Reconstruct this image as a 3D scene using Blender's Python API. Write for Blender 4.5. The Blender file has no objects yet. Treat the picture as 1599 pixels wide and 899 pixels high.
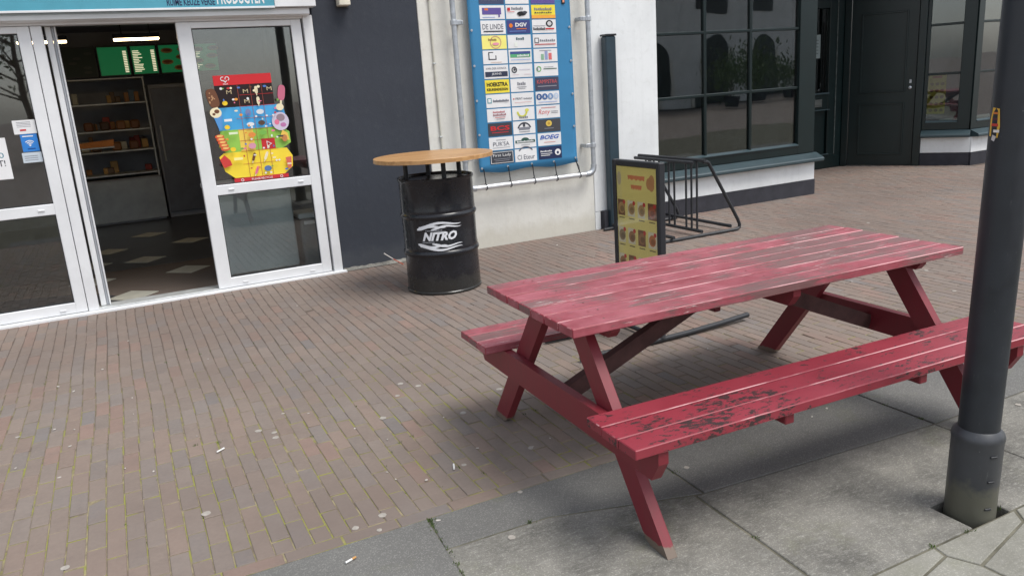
import bpy, bmesh, math, random
from mathutils import Vector, Matrix
random.seed(7)
R = math.radians
scn = bpy.context.scene
COL = scn.collection
# ------------------------------------------------------------------ camera
F_PX, PITCH, ROLL, YAW = 1224.94, 0.253242, -0.0693626, R(25.7574)
CAM = Vector((0.0, -6.867, 1.5233))
def cam_axes():
    rt = Vector((math.cos(YAW), -math.sin(YAW), 0)); hd = Vector((math.sin(YAW), math.cos(YAW), 0))
    fw = hd*math.cos(PITCH) + Vector((0, 0, -math.sin(PITCH)))
    up = rt.cross(fw)
    return fw, rt*math.cos(ROLL)+up*math.sin(ROLL), up*math.cos(ROLL)-rt*math.sin(ROLL)
FW, RT, UP = cam_axes()
def px(p):
    d = Vector(p)-CAM; z = d.dot(FW)
    return (799.5+F_PX*d.dot(RT)/z, 449.5-F_PX*d.dot(UP)/z, z)
def ground_at(x, y, z=0.0):
    d = FW + RT*((x-799.5)/F_PX) - UP*((y-449.5)/F_PX)
    return CAM + d*((z-CAM.z)/d.z)
cd = bpy.data.cameras.new('camera'); cam = bpy.data.objects.new('camera', cd); COL.objects.link(cam)
M = Matrix((RT, UP, -FW)).transposed().to_4x4(); M.translation = CAM
cam.matrix_world = M
cd.sensor_width = 36; cd.lens = F_PX/1599*36; cd.clip_start = .05; cd.clip_end = 1500
scn.camera = cam
# ------------------------------------------------------------------ sky, sun, exposure
SUN_EL, SUN_AZ = R(61), R(146)          # azimuth clockwise from +Y: from the street side, right
w = bpy.data.worlds.new('World'); scn.world = w; w.use_nodes = True
nt = w.node_tree; nt.nodes.clear()
sky = nt.nodes.new('ShaderNodeTexSky'); sky.sky_type = 'NISHITA'; sky.sun_disc = False
sky.sun_elevation = SUN_EL; sky.sun_rotation = SUN_AZ; sky.air_density = 1.0; sky.dust_density = 1.5; sky.ozone_density = 1.0
hs = nt.nodes.new('ShaderNodeHueSaturation'); hs.inputs['Saturation'].default_value = .36
bg = nt.nodes.new('ShaderNodeBackground'); bg.inputs['Strength'].default_value = .12
ow = nt.nodes.new('ShaderNodeOutputWorld')
nt.links.new(sky.outputs[0], hs.inputs['Color']); nt.links.new(hs.outputs[0], bg.inputs[0]); nt.links.new(bg.outputs[0], ow.inputs[0])
sl = bpy.data.lights.new('sun', 'SUN'); sl.energy = 1.4; sl.angle = R(28); sl.color = (1, .97, .92)
so = bpy.data.objects.new('sun', sl); COL.objects.link(so)
sdir = Vector((math.sin(SUN_AZ)*math.cos(SUN_EL), math.cos(SUN_AZ)*math.cos(SUN_EL), math.sin(SUN_EL)))
so.location = (3, -3, 12); so.rotation_euler = sdir.to_track_quat('Z', 'Y').to_euler()
scn.view_settings.view_transform = 'Standard'; scn.view_settings.look = 'None'
scn.view_settings.exposure = 0.92; scn.view_settings.gamma = 1
scn.render.engine = 'CYCLES'
# ------------------------------------------------------------------ materials
def lin(c): c /= 255; return c/12.92 if c <= .04045 else ((c+.055)/1.055)**2.4
def S(r, g, b): return (lin(r), lin(g), lin(b))
class N:
    """small node-tree builder"""
    def __init__(s, name):
        s.m = bpy.data.materials.new(name); s.m.use_nodes = True; s.t = s.m.node_tree
        s.b = s.t.nodes['Principled BSDF']; s.out = s.t.nodes['Material Output']
        s.tc = s.t.nodes.new('ShaderNodeTexCoord')
    def n(s, typ, **k):
        nd = s.t.nodes.new(typ)
        for a, v in k.items():
            if a in nd.inputs.keys() if hasattr(nd.inputs, 'keys') else False: nd.inputs[a].default_value = v
            else: setattr(nd, a, v)
        return nd
    def l(s, a, b): s.t.links.new(a, b)
    def noise(s, scale, detail=4, rough=.55, coord=None, dist=0):
        nd = s.t.nodes.new('ShaderNodeTexNoise'); nd.inputs['Scale'].default_value = scale
        nd.inputs['Detail'].default_value = detail; nd.inputs['Roughness'].default_value = rough; nd.inputs['Distortion'].default_value = dist
        s.l(coord or s.tc.outputs['Object'], nd.inputs['Vector']); return nd.outputs['Fac']
    def mapped(s, scale, src=None, rnd=0):
        mp = s.t.nodes.new('ShaderNodeMapping'); mp.inputs['Scale'].default_value = scale
        s.l(src or s.tc.outputs['Object'], mp.inputs['Vector'])
        if rnd:
            oi = s.t.nodes.new('ShaderNodeObjectInfo'); mu = s.t.nodes.new('ShaderNodeMath'); mu.operation = 'MULTIPLY'; mu.inputs[1].default_value = rnd
            s.l(oi.outputs['Random'], mu.inputs[0]); cb = s.t.nodes.new('ShaderNodeCombineXYZ')
            for i in range(3): s.l(mu.outputs[0], cb.inputs[i])
            s.l(cb.outputs[0], mp.inputs['Location'])
        return mp.outputs[0]
    def ramp(s, fac, a, b, ca=(0, 0, 0), cb=(1, 1, 1)):
        r = s.t.nodes.new('ShaderNodeValToRGB'); e = r.color_ramp.elements
        e[0].position = a; e[1].position = b; e[0].color = (*ca, 1); e[1].color = (*cb, 1)
        s.l(fac, r.inputs[0]); return r.outputs[0]
    def mix(s, fac, a, b, mode='MIX'):
        x = s.t.nodes.new('ShaderNodeMix'); x.data_type = 'RGBA'; x.blend_type = mode
        if hasattr(fac, 'is_output'): s.l(fac, x.inputs[0])
        else: x.inputs[0].default_value = fac
        for v, i in ((a, 6), (b, 7)):
            if hasattr(v, 'is_output'): s.l(v, x.inputs[i])
            else: x.inputs[i].default_value = (*v, 1)
        return x.outputs[2]
    def math(s, op, a, b=0.0):
        x = s.t.nodes.new('ShaderNodeMath'); x.operation = op
        for v, i in ((a, 0), (b, 1)):
            if hasattr(v, 'is_output'): s.l(v, x.inputs[i])
            else: x.inputs[i].default_value = v
        return x.outputs[0]
    def bump(s, h, strength=.3, dist=.01):
        b = s.t.nodes.new('ShaderNodeBump'); b.inputs['Strength'].default_value = strength; b.inputs['Distance'].default_value = dist
        s.l(h, b.inputs['Height']); s.l(b.outputs[0], s.b.inputs['Normal'])
    def done(s, col, rough=.6, spec=.5, metal=0.0):
        for v, k in ((col, 'Base Color'), (rough, 'Roughness')):
            if hasattr(v, 'is_output'): s.l(v, s.b.inputs[k])
            elif k == 'Base Color': s.b.inputs[k].default_value = (*v, 1)
            else: s.b.inputs[k].default_value = v
        s.b.inputs['Specular IOR Level'].default_value = spec; s.b.inputs['Metallic'].default_value = metal
        return s.m
def pm(name, col, rough=.6, spec=.5, metal=0., var=.12, scale=6, bump=0., bscale=80, bdist=.004):
    s = N(name); c2 = tuple(x*(1-2*var) for x in col); c3 = tuple(min(1, x*(1+var)) for x in col)
    f = s.noise(scale, 6, .6); c = s.ramp(f, .3, .7, c2, c3)
    if bump: s.bump(s.noise(bscale, 3), bump, bdist)
    return s.done(c, rough, spec, metal)
_flat = {}
def flat(c, rough=.5, spec=.35):
    k = tuple(round(x, 4) for x in c)+(rough,)
    if k not in _flat: _flat[k] = pm('print_%02x%02x%02x' % tuple(int(255*min(1, x)) for x in c[:3]), c, rough, spec, var=.03)
    return _flat[k]
def emit(name, col, st):
    s = N(name); s.b.inputs['Emission Color'].default_value = (*col, 1); s.b.inputs['Emission Strength'].default_value = st
    return s.done(col, .5)
def glass(name, tint=(.86, .9, .9), ior=2.0):
    s = N(name); s.t.nodes.remove(s.b)
    fr = s.t.nodes.new('ShaderNodeFresnel'); ge = s.t.nodes.new('ShaderNodeNewGeometry')
    # a thin pane: both faces reflect like the outer one (no total internal reflection inside the sheet)
    s.l(s.math('ADD', s.math('MULTIPLY', ge.outputs['Backfacing'], 1/ior-ior), ior), fr.inputs['IOR'])
    tr = s.t.nodes.new('ShaderNodeBsdfTransparent'); tr.inputs[0].default_value = (*tint, 1)
    gl = s.t.nodes.new('ShaderNodeBsdfGlossy'); gl.inputs['Roughness'].default_value = .015
    mx = s.t.nodes.new('ShaderNodeMixShader')
    # slightly wavy old float glass
    nb = s.t.nodes.new('ShaderNodeBump'); nb.inputs['Strength'].default_value = .04; nb.inputs['Distance'].default_value = .02
    s.l(s.noise(2.2, 1), nb.inputs['Height']); s.l(nb.outputs[0], gl.inputs['Normal'])
    s.l(fr.outputs[0], mx.inputs[0]); s.l(tr.outputs[0], mx.inputs[1]); s.l(gl.outputs[0], mx.inputs[2]); s.l(mx.outputs[0], s.out.inputs[0])
    return s.m
def wall_mat(name, col, stain, bump=.35, low=True):
    s = N(name); n1 = s.noise(1.3, 6, .65); n2 = s.noise(14, 5, .6)
    c = s.mix(s.ramp(n1, .42, .72), col, tuple(a*.86 for a in col)); c = s.mix(s.math('MULTIPLY', s.ramp(n2, .55, .75), .35), c, stain)
    c = s.mix(s.math('MULTIPLY', s.ramp(s.noise(1.6, 6, .7, s.mapped((9, 9, .5))), .52, .72), .28), c, tuple(a*.72 for a in col))   # rain streaks
    if low:   # splash dirt on the lowest 15 cm of the render
        sx = s.t.nodes.new('ShaderNodeSeparateXYZ'); s.l(s.tc.outputs['Object'], sx.inputs[0])
        g = s.math('ADD', sx.outputs[2], s.math('MULTIPLY', s.noise(6, 5), -.22)); c = s.mix(s.math('MULTIPLY', s.ramp(g, -.06, .1, (1, 1, 1), (0, 0, 0)), .6), c, stain)
    s.bump(s.math('ADD', s.noise(120, 4), s.math('MULTIPLY', n2, 2.)), bump, .004)
    return s.done(c, .85, .25)
def paint_red(name, kind):
    s = N(name); st = s.mapped((2.2, 26, 26), rnd=40); ob = s.mapped((1, 1, 1), rnd=13)
    base = s.mix(s.ramp(s.noise(3, 4, .6, ob), .35, .7), S(134, 42, 54), S(148, 54, 66))
    if kind == 'top':
        base = s.mix(s.math('MULTIPLY', s.ramp(s.noise(5, 6, .7, ob), .30, .66), .7), base, S(188, 112, 122))
        fine = s.mapped((7, 80, 80), rnd=31); sx = s.t.nodes.new('ShaderNodeSeparateXYZ'); s.l(s.tc.outputs['Object'], sx.inputs[0])
        reg = s.math('ADD', s.noise(1.7, 3, .6, ob), s.math('MULTIPLY', sx.outputs[0], .05))
        worn = s.ramp(s.math('ADD', s.noise(1., 9, .8, fine), s.math('MULTIPLY', s.math('SUBTRACT', reg, .56), 1.0)), .505, .53)
        base = s.mix(s.math('MULTIPLY', worn, .9), base, s.mix(s.noise(1.3, 4, .6, fine), S(88, 62, 62), S(140, 112, 108)))
        base = s.mix(s.math('MULTIPLY', s.ramp(s.noise(.8, 8, .8, s.mapped((5, 150, 150), rnd=17)), .48, .66), .5), base, S(104, 62, 64))
        wh = s.math('MULTIPLY', s.ramp(s.noise(1.3, 6, .7, fine), .60, .66), s.ramp(s.noise(3.1, 2, .5, ob), .54, .60))
        base = s.mix(wh, base, S(216, 205, 200)); s.bump(worn, .35, .002)
    elif kind == 'seat':
        sx = s.t.nodes.new('ShaderNodeSeparateXYZ'); s.l(s.tc.outputs['Object'], sx.inputs[0])
        grad = s.ramp(sx.outputs[0], 0., 1., (1, 1, 1), (.0, .0, .0))
        reg = s.math('ADD', s.math('MULTIPLY', grad, .10), s.noise(2.6, 3, .6, ob))
        fl = s.noise(52, 10, .76, s.mapped((.5, 1, 1), rnd=13), .3)
        thr = s.math('ADD', fl, s.math('MULTIPLY', s.math('SUBTRACT', reg, .5), .5))
        worn = s.ramp(thr, .578, .59); base = s.mix(worn, base, S(60, 43, 43))
        wh = s.math('MULTIPLY', s.ramp(s.noise(1.5, 6, .7, st), .70, .74), .8); base = s.mix(wh, base, S(205, 170, 165))
        s.bump(worn, .5, -.0015)
    elif kind == 'edge':
        sx = s.t.nodes.new('ShaderNodeSeparateXYZ'); s.l(s.tc.outputs['Object'], sx.inputs[0])
        base = s.mix(s.ramp(s.math('ADD', s.noise(1.2, 5, .7, st), s.math('MULTIPLY', sx.outputs[0], .10)), .54, .66), base, S(200, 148, 150))
    elif kind == 'leg':
        base = s.mix(s.math('MULTIPLY', s.ramp(s.noise(2, 6, .7, s.mapped((20, 20, 3), rnd=9)), .5, .75), .4), S(122, 38, 48), S(96, 52, 50))
        sx = s.t.nodes.new('ShaderNodeSeparateXYZ'); s.l(s.tc.outputs['Object'], sx.inputs[0])
        g = s.math('ADD', sx.outputs[2], s.math('MULTIPLY', s.noise(18, 4), -.05)); base = s.mix(s.ramp(g, -.022, -.008, (1, 1, 1), (0, 0, 0)), base, S(112, 98, 86))
    return s.done(base, .48 if kind != 'top' else .5, .5)
def brick_mat(name, src):
    s = N(name)
    if src == 'obj':
        oi = s.t.nodes.new('ShaderNodeObjectInfo'); c0 = oi.outputs['Color']
    else:
        at = s.t.nodes.new('ShaderNodeVertexColor'); at.layer_name = 'tint'; c0 = at.outputs[0]
    geo = s.t.nodes.new('ShaderNodeNewGeometry'); P = geo.outputs['Position']
    n1 = s.noise(55, 5, .7, P); n2 = s.noise(9, 5, .65, P); n3 = s.noise(.9, 4, .6, P)
    c = s.mix(s.math('MULTIPLY', s.ramp(n1, .35, .75), .38), c0, S(148, 134, 124))
    c = s.mix(s.math('MULTIPLY', s.ramp(n2, .45, .75), .4), c, S(110, 99, 93))
    c = s.mix(s.math('MULTIPLY', s.ramp(n3, .45, .62), .35), c, S(134, 120, 110))
    c = s.mix(s.math('MULTIPLY', s.ramp(s.noise(.45, 5, .62, P), .42, .66), .5), c, S(104, 92, 86))
    s.bump(n1, .35, .002)
    return s.done(c, .75, .3)
def bed_mat():
    s = N('joint_sand'); geo = s.t.nodes.new('ShaderNodeNewGeometry'); P = geo.outputs['Position']
    sx = s.t.nodes.new('ShaderNodeSeparateXYZ'); s.l(P, sx.inputs[0])
    c = s.mix(s.ramp(s.noise(14, 5, .6, P), .4, .62), S(116, 106, 90), S(152, 142, 112))
    near = s.ramp(s.math('ADD', s.math('MULTIPLY', sx.outputs[1], -.25), s.math('MULTIPLY', sx.outputs[0], -.09)), .35, .85)   # moss where the square lies open to the rain
    moss = s.math('MULTIPLY', s.ramp(s.noise(5.5, 5, .7, P), .47, .56), near)
    c = s.mix(s.math('SUBTRACT', 1, near), c, S(100, 90, 83))
    c = s.mix(moss, c, S(138, 138, 74)); s.bump(s.noise(160, 3, .6, P), .6, .004)
    return s.done(c, .95, .1)
def slab_mat(name, a, b, patch, speck):
    s = N(name); geo = s.t.nodes.new('ShaderNodeNewGeometry'); P = geo.outputs['Position']
    n = s.noise(130, 3, .6, P); n2 = s.noise(2.6, 7, .68, P); n3 = s.noise(38, 5, .75, s.mapped((.6, 1.7, 1), P))
    c = s.mix(s.ramp(n2, .36, .64), a, b)
    c = s.mix(s.math('MULTIPLY', s.ramp(n3, .5, .68), patch), c, S(172, 170, 162))
    c = s.mix(s.math('MULTIPLY', s.ramp(n, .60, .68), speck), c, S(196, 194, 188)); c = s.mix(s.math('MULTIPLY', s.ramp(n, .42, .33), speck*.8), c, S(58, 58, 58))
    al = s.math('MULTIPLY', s.ramp(s.noise(3.4, 5, .7, P), .56, .72), .35); c = s.mix(al, c, S(112, 114, 88))
    s.bump(n, .4, .002)
    return s.done(c, .85, .25)
def wood_mat(name, a, b):
    s = N(name); v = s.mapped((1.5, 22, 22), rnd=20)
    c = s.mix(s.ramp(s.noise(1.6, 6, .6, v), .35, .68), a, b); c = s.mix(s.math('MULTIPLY', s.ramp(s.noise(4, 6, .7, v), .55, .75), .5), c, tuple(x*.5 for x in a))
    return s.done(c, .38, .5)
mt = {}
mt['white'] = pm('white_upvc', (.74, .75, .76), .35, .5, var=.05, scale=3)
mt['whitegrey'] = pm('grey_seal', (.38, .40, .43), .45, .5, var=.08)
mt['alu'] = pm('aluminium_sill', (.52, .54, .54), .4, .5, .3, var=.12, scale=9)
mt['dark_wall'] = wall_mat('anthracite_render', S(60, 64, 72), S(74, 77, 82), .25)
mt['cream'] = wall_mat('cream_render', (.72, .71, .655), S(190, 186, 172), .4)
mt['whitewall'] = wall_mat('white_render', (.78, .80, .80), S(196, 198, 194), .2, False)
mt['green'] = pm('dark_green_gloss', S(13, 30, 31), .32, .5, var=.1, scale=4)
mt['teal'] = pm('teal_grey_paint', S(54, 70, 75), .4, .5, var=.08, scale=5)
mt['plinth'] = pm('plinth_black', S(58, 58, 64), .8, .3, var=.12, scale=8, bump=.3)
mt['black'] = pm('black_paint', S(40, 42, 46), .32, .5, var=.08)
mt['drum'] = pm('drum_black_gloss', S(31, 32, 37), .22, .5, var=.1, scale=5)
mt['blackmat'] = pm('black_powder_coat', S(42, 44, 48), .5, .45, var=.1)
mt['zinc'] = pm('galvanised', (.50, .53, .56), .4, .5, .6, var=.12, scale=20)
mt['dkint'] = pm('dark_interior', S(150, 152, 160), .7, .3, var=.15, scale=2)
mt['int'] = pm('interior_wall', S(140, 144, 156), .7, .3, var=.12, scale=2)
mt['cover'] = glass('plastic_cover', (.95, .95, .95), 1.4); mt['glass'] = glass('window_glass'); mt['glassd'] = glass('window_glass_pub', (.62, .67, .66), 2.2)
mt['red_top'] = paint_red('red_paint_worn_top', 'top'); mt['red_seat'] = paint_red('red_paint_flaking', 'seat')
mt['red_edge'] = paint_red('red_paint_edge', 'edge'); mt['red_leg'] = paint_red('red_paint_leg', 'leg')
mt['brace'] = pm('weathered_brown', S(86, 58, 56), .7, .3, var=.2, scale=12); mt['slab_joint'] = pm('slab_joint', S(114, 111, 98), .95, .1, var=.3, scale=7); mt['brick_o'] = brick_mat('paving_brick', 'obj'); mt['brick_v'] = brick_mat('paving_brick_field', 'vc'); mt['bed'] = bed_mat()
mt['slabA'] = slab_mat('grey_slab', S(118, 117, 114), S(132, 131, 127), .12, .5)
mt['slabB'] = slab_mat('worn_concrete', S(108, 106, 100), S(160, 157, 148), .75, .45)
mt['kerb'] = slab_mat('kerb_concrete', S(140, 138, 128), S(162, 160, 150), .4, .3)
mt['wood'] = wood_mat('varnished_wood', S(168, 124, 78), S(198, 156, 106))
def post_mat(name, c, ro=(.34, .55), sc=.35, dirt=.55):
    s = N(name); a = s.noise(9, 5, .65); b = s.noise(3, 7, .75, s.mapped((26, 26, 5))); k = s.noise(70, 4, .7)
    col = s.mix(s.ramp(a, .35, .7), tuple(x*.85 for x in c), tuple(x*1.15 for x in c)); col = s.mix(s.math('MULTIPLY', s.ramp(b, .62, .75), sc), col, S(128, 128, 126)); col = s.mix(s.math('MULTIPLY', s.ramp(k, .70, .74), .7), col, S(150, 148, 142))
    sx = s.t.nodes.new('ShaderNodeSeparateXYZ'); s.l(s.tc.outputs['Object'], sx.inputs[0]); col = s.mix(s.math('MULTIPLY', s.ramp(s.math('ADD', sx.outputs[2], s.math('MULTIPLY', a, -.2)), -.06, .04, (1, 1, 1), (0, 0, 0)), dirt), col, S(104, 102, 84))
    s.bump(b, .08, .002); return s.done(col, s.ramp(a, .3, .7, (ro[0],)*3, (ro[1],)*3), .5)
mt['post'] = post_mat('lamp_post_paint', S(38, 42, 48))
mt['postbase'] = post_mat('lamp_post_sleeve', S(62, 64, 68)); mt['drum'] = post_mat('drum_paint', S(29, 30, 35), (.16, .34), .12, .10)
mt['gum'] = pm('gum', S(166, 160, 152), .8, .2, var=.1, scale=40)
mt['paper'] = pm('paper_white', (.78, .78, .76), .7, .3, var=.06, scale=30)
mt['scrap'] = pm('scrap_paper', S(196, 190, 182), .8, .2, var=.1, scale=40); mt['filter'] = pm('cork_filter', S(196, 150, 96), .8, .2)
mt['weed'] = pm('weed_green', S(86, 110, 46), .7, .3, var=.3, scale=30)
# ------------------------------------------------------------------ mesh helpers
class MB:
    def __init__(s): s.v = []; s.f = []; s.m = []
    def add(s, vs, fs, mi=0):
        o = len(s.v); s.v += [tuple(v) for v in vs]; s.f += [tuple(i+o for i in f) for f in fs]; s.m += [mi]*len(fs); return s
    def box(s, x0, x1, y0, y1, z0, z1, mi=0):
        vs = [(x, y, z) for x in (x0, x1) for y in (y0, y1) for z in (z0, z1)]
        return s.add(vs, [(0, 1, 3, 2), (4, 6, 7, 5), (0, 4, 5, 1), (2, 3, 7, 6), (0, 2, 6, 4), (1, 5, 7, 3)], mi)
    def bm(s, bm, mi=None):
        bm.normal_update(); bm.verts.index_update(); o = len(s.v); s.v += [tuple(v.co) for v in bm.verts]
        for f in bm.faces: s.f.append(tuple(v.index+o for v in f.verts)); s.m.append(f.material_index if mi is None else mi)
        bm.free(); return s
    def bbox(s, x0, x1, y0, y1, z0, z1, b=.004, mi=0, bmi=None, mat=None, seg=1):
        bm = bmesh.new(); bmesh.ops.create_cube(bm, size=1)
        for v in bm.verts: v.co = Vector(((x0+x1)/2+v.co.x*(x1-x0), (y0+y1)/2+v.co.y*(y1-y0), (z0+z1)/2+v.co.z*(z1-z0)))
        for f in bm.faces: f.material_index = mi
        bmesh.ops.bevel(bm, geom=list(bm.edges), offset=b, segments=seg, affect='EDGES', profile=.5, material=-1 if bmi is None else bmi)
        if mat is not None: bmesh.ops.transform(bm, matrix=mat, verts=bm.verts)
        return s.bm(bm)
    def prism(s, poly, h0, h1, axis='z', b=0., mi=0, mat=None):
        """polygon extruded from h0 to h1 along axis; bevels the h1 rim"""
        bm = bmesh.new()
        def P(a, c, h): return {'z': (a, c, h), 'x': (h, a, c), 'y': (a, h, c)}[axis]
        lo = [bm.verts.new(P(a, c, h0)) for a, c in poly]; hi = [bm.verts.new(P(a, c, h1)) for a, c in poly]
        n = len(poly); bm.faces.new(lo[::-1]); top = bm.faces.new(hi)
        for i in range(n): bm.faces.new((lo[i], lo[(i+1) % n], hi[(i+1) % n], hi[i]))
        bmesh.ops.recalc_face_normals(bm, faces=bm.faces)
        if b: bmesh.ops.bevel(bm, geom=list(top.edges), offset=b, segments=1, affect='EDGES')
        if mat is not None: bmesh.ops.transform(bm, matrix=mat, verts=bm.verts)
        return s.bm(bm, mi)
    def tube(s, pts, r, n=10, mi=0, cap=True, r1=None):
        pts = [Vector(p) for p in pts]; rings = []; prev = None
        for i, p in enumerate(pts):
            t = (pts[min(i+1, len(pts)-1)]-pts[max(i-1, 0)]).normalized()
            if prev is None: a = t.orthogonal().normalized()
            else: a = (prev-t*prev.dot(t)).normalized()
            prev = a; b = t.cross(a); rr = r if r1 is None else r+(r1-r)*i/(len(pts)-1)
            rings.append([p+(a*math.cos(2*math.pi*k/n)+b*math.sin(2*math.pi*k/n))*rr for k in range(n)])
        vs = [v for rg in rings for v in rg]; fs = []
        for i in range(len(pts)-1):
            for k in range(n): fs.append((i*n+k, i*n+(k+1) % n, (i+1)*n+(k+1) % n, (i+1)*n+k))
        if cap: fs.append(tuple(range(n))[::-1]); fs.append(tuple((len(pts)-1)*n+k for k in range(n)))
        return s.add(vs, fs, mi)
    def lathe(s, prof, n=48, c=(0, 0), mi=0, cap=True):
        vs = [(c[0]+r*math.cos(2*math.pi*k/n), c[1]+r*math.sin(2*math.pi*k/n), z) for r, z in prof for k in range(n)]; fs = []
        for i in range(len(prof)-1):
            for k in range(n): fs.append((i*n+k, i*n+(k+1) % n, (i+1)*n+(k+1) % n, (i+1)*n+k))
        if cap: fs.append(tuple(range(n))[::-1]); fs.append(tuple((len(prof)-1)*n+k for k in range(n)))
        return s.add(vs, fs, mi)
    def build(s, name, mats, parent=None, smooth=False, loc=None, rot=None):
        me = bpy.data.meshes.new(name); me.from_pydata(s.v, [], s.f); me.update()
        for m in (mats if isinstance(mats, (list, tuple)) else [mats]): me.materials.append(mt[m] if isinstance(m, str) else m)
        me.polygons.foreach_set('material_index', s.m)
        if smooth:
            me.polygons.foreach_set('use_smooth', [True]*len(me.polygons))
            try: me.set_sharp_from_angle(angle=R(35))
            except Exception: pass
        o = bpy.data.objects.new(name, me); COL.objects.link(o)
        if parent: o.parent = parent
        if loc: o.location = loc
        if rot: o.rotation_euler = rot
        return o
def tag(o, label=None, cat=None, group=None, kind=None):
    for k, v in (('label', label), ('category', cat), ('group', group), ('kind', kind)):
        if v: o[k] = v
    return o
def thing(name, label, cat, loc=(0, 0, 0), rz=0, group=None):
    o = bpy.data.objects.new(name, None); COL.objects.link(o); o.location = loc; o.rotation_euler = (0, 0, rz); o.empty_display_size = .1
    return tag(o, label, cat, group)
def box(name, mats, parent, *a, b=.003): return MB().bbox(*a, b=b).build(name, mats, parent)
# flat print: shapes on a plane given by fn(a, b, depth) -> 3-D point
_txt = {}
def text2d(t, bold=0., shear=0.):
    k = (t, bold, shear)
    if k not in _txt:
        cu = bpy.data.curves.new('t', 'FONT'); cu.body = t; cu.size = 1; cu.offset = bold; cu.shear = shear; cu.resolution_u = 2
        ob = bpy.data.objects.new('t', cu); COL.objects.link(ob); bpy.context.view_layer.update()
        me = bpy.data.meshes.new_from_object(ob.evaluated_get(bpy.context.evaluated_depsgraph_get()))
        vs = [(v.co.x, v.co.y) for v in me.vertices]; fs = [tuple(p.vertices) for p in me.polygons]
        bpy.data.objects.remove(ob); bpy.data.curves.remove(cu); bpy.data.meshes.remove(me)
        xs = [v[0] for v in vs]; ys = [v[1] for v in vs]
        _txt[k] = ([((x-min(xs))/(max(xs)-min(xs)), (y-min(ys))/(max(ys)-min(ys))) for x, y in vs], fs)
    return _txt[k]
class Print:
    def __init__(s, fn, d0=.0006, step=.0003): s.fn = fn; s.d = d0; s.step = step; s.mb = MB(); s.mats = []
    def mi(s, c):
        m = flat(c) if isinstance(c, tuple) else c
        if m not in s.mats: s.mats.append(m)
        return s.mats.index(m)
    def poly(s, pts, c):
        s.d += s.step; s.mb.add([s.fn(a, b, s.d) for a, b in pts], [tuple(range(len(pts)))], s.mi(c)); return s
    def rect(s, a, b, w, h, c): return s.poly([(a, b), (a+w, b), (a+w, b+h), (a, b+h)], c)
    def ell(s, a, b, ra, rb, c, n=20): return s.poly([(a+ra*math.cos(2*math.pi*k/n), b+rb*math.sin(2*math.pi*k/n)) for k in range(n)], c)
    def ring(s, a, b, ra, t, c, a0=0, a1=360, n=20):
        s.d += s.step; an = [R(a0+(a1-a0)*k/n) for k in range(n+1)]; mi = s.mi(c)
        vs = [s.fn(a+r*math.cos(x), b+r*math.sin(x), s.d) for x in an for r in (ra-t/2, ra+t/2)]
        s.mb.add(vs, [(2*k, 2*k+1, 2*k+3, 2*k+2) for k in range(n)], mi); return s
    def band(s, pts, ws, c):
        """ribbon of varying width along a 2-D path"""
        s.d += s.step; vs = []; n = len(pts)
        for i, (a, b) in enumerate(pts):
            p, q = pts[max(0, i-1)], pts[min(n-1, i+1)]; dx, dy = q[0]-p[0], q[1]-p[1]; l = math.hypot(dx, dy) or 1
            vs += [s.fn(a-dy/l*ws[i]/2, b+dx/l*ws[i]/2, s.d), s.fn(a+dy/l*ws[i]/2, b-dx/l*ws[i]/2, s.d)]
        s.mb.add(vs, [(2*k, 2*k+1, 2*k+3, 2*k+2) for k in range(n-1)], s.mi(c)); return s
    def text(s, t, a, b, w, h, c, bold=0., shear=0.):
        vs, fs = text2d(t, bold, shear); s.d += s.step; s.mb.add([s.fn(a+x*w, b+y*h, s.d) for x, y in vs], fs, s.mi(c)); return s
    def build(s, name, parent): return s.mb.build(name, s.mats, parent)
def facing(y): return lambda a, b, d: (a, y-d, b)
NAVY, WHITE, RED, YEL, ORG, GRY, DGR, GRN, BLU, BLK = S(38, 48, 84), (.78, .78, .78), S(200, 48, 52), S(238, 218, 70), S(226, 120, 40), S(130, 132, 140), S(64, 66, 74), S(70, 150, 70), S(58, 96, 178), S(28, 28, 32)
TEAL = S(78, 156, 176)
#BODY
# ================================================================== ground
def ground():
    s = N('street_surface'); geo = s.t.nodes.new('ShaderNodeNewGeometry'); P = geo.outputs['Position']
    bt = s.t.nodes.new('ShaderNodeTexBrick'); bt.inputs['Scale'].default_value = 1; bt.inputs['Brick Width'].default_value = .205; bt.inputs['Row Height'].default_value = .0665
    bt.inputs['Mortar Size'].default_value = .004
    mp = s.t.nodes.new('ShaderNodeMapping'); mp.inputs['Rotation'].default_value = (0, 0, R(90)); s.l(P, mp.inputs[0]); s.l(mp.outputs[0], bt.inputs[0])
    for k, c in (('Color1', S(140, 124, 116)), ('Color2', S(124, 116, 114)), ('Mortar', S(92, 86, 76))): bt.inputs[k].default_value = (*c, 1)
    c = s.mix(s.math('MULTIPLY', s.noise(.8, 5, .6, P), .5), bt.outputs[0], S(136, 128, 120)); m = s.done(c, .85, .25)
    g = MB().add([(-300, -300, -.06), (300, -300, -.06), (300, 300, -.06), (-300, 300, -.06)], [(0, 1, 2, 3)]).build('ground', m); tag(g, kind='structure')
ground()
def y_end(x):
    if x < 1.66: return -.03
    if x < 7.47: return -.012
    if x < 9.72: return 1.59
    if x < 10.6: return 1.56-(x-9.74)*1.61
    return .07
X0, X1 = -3.0, 13.2

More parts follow.
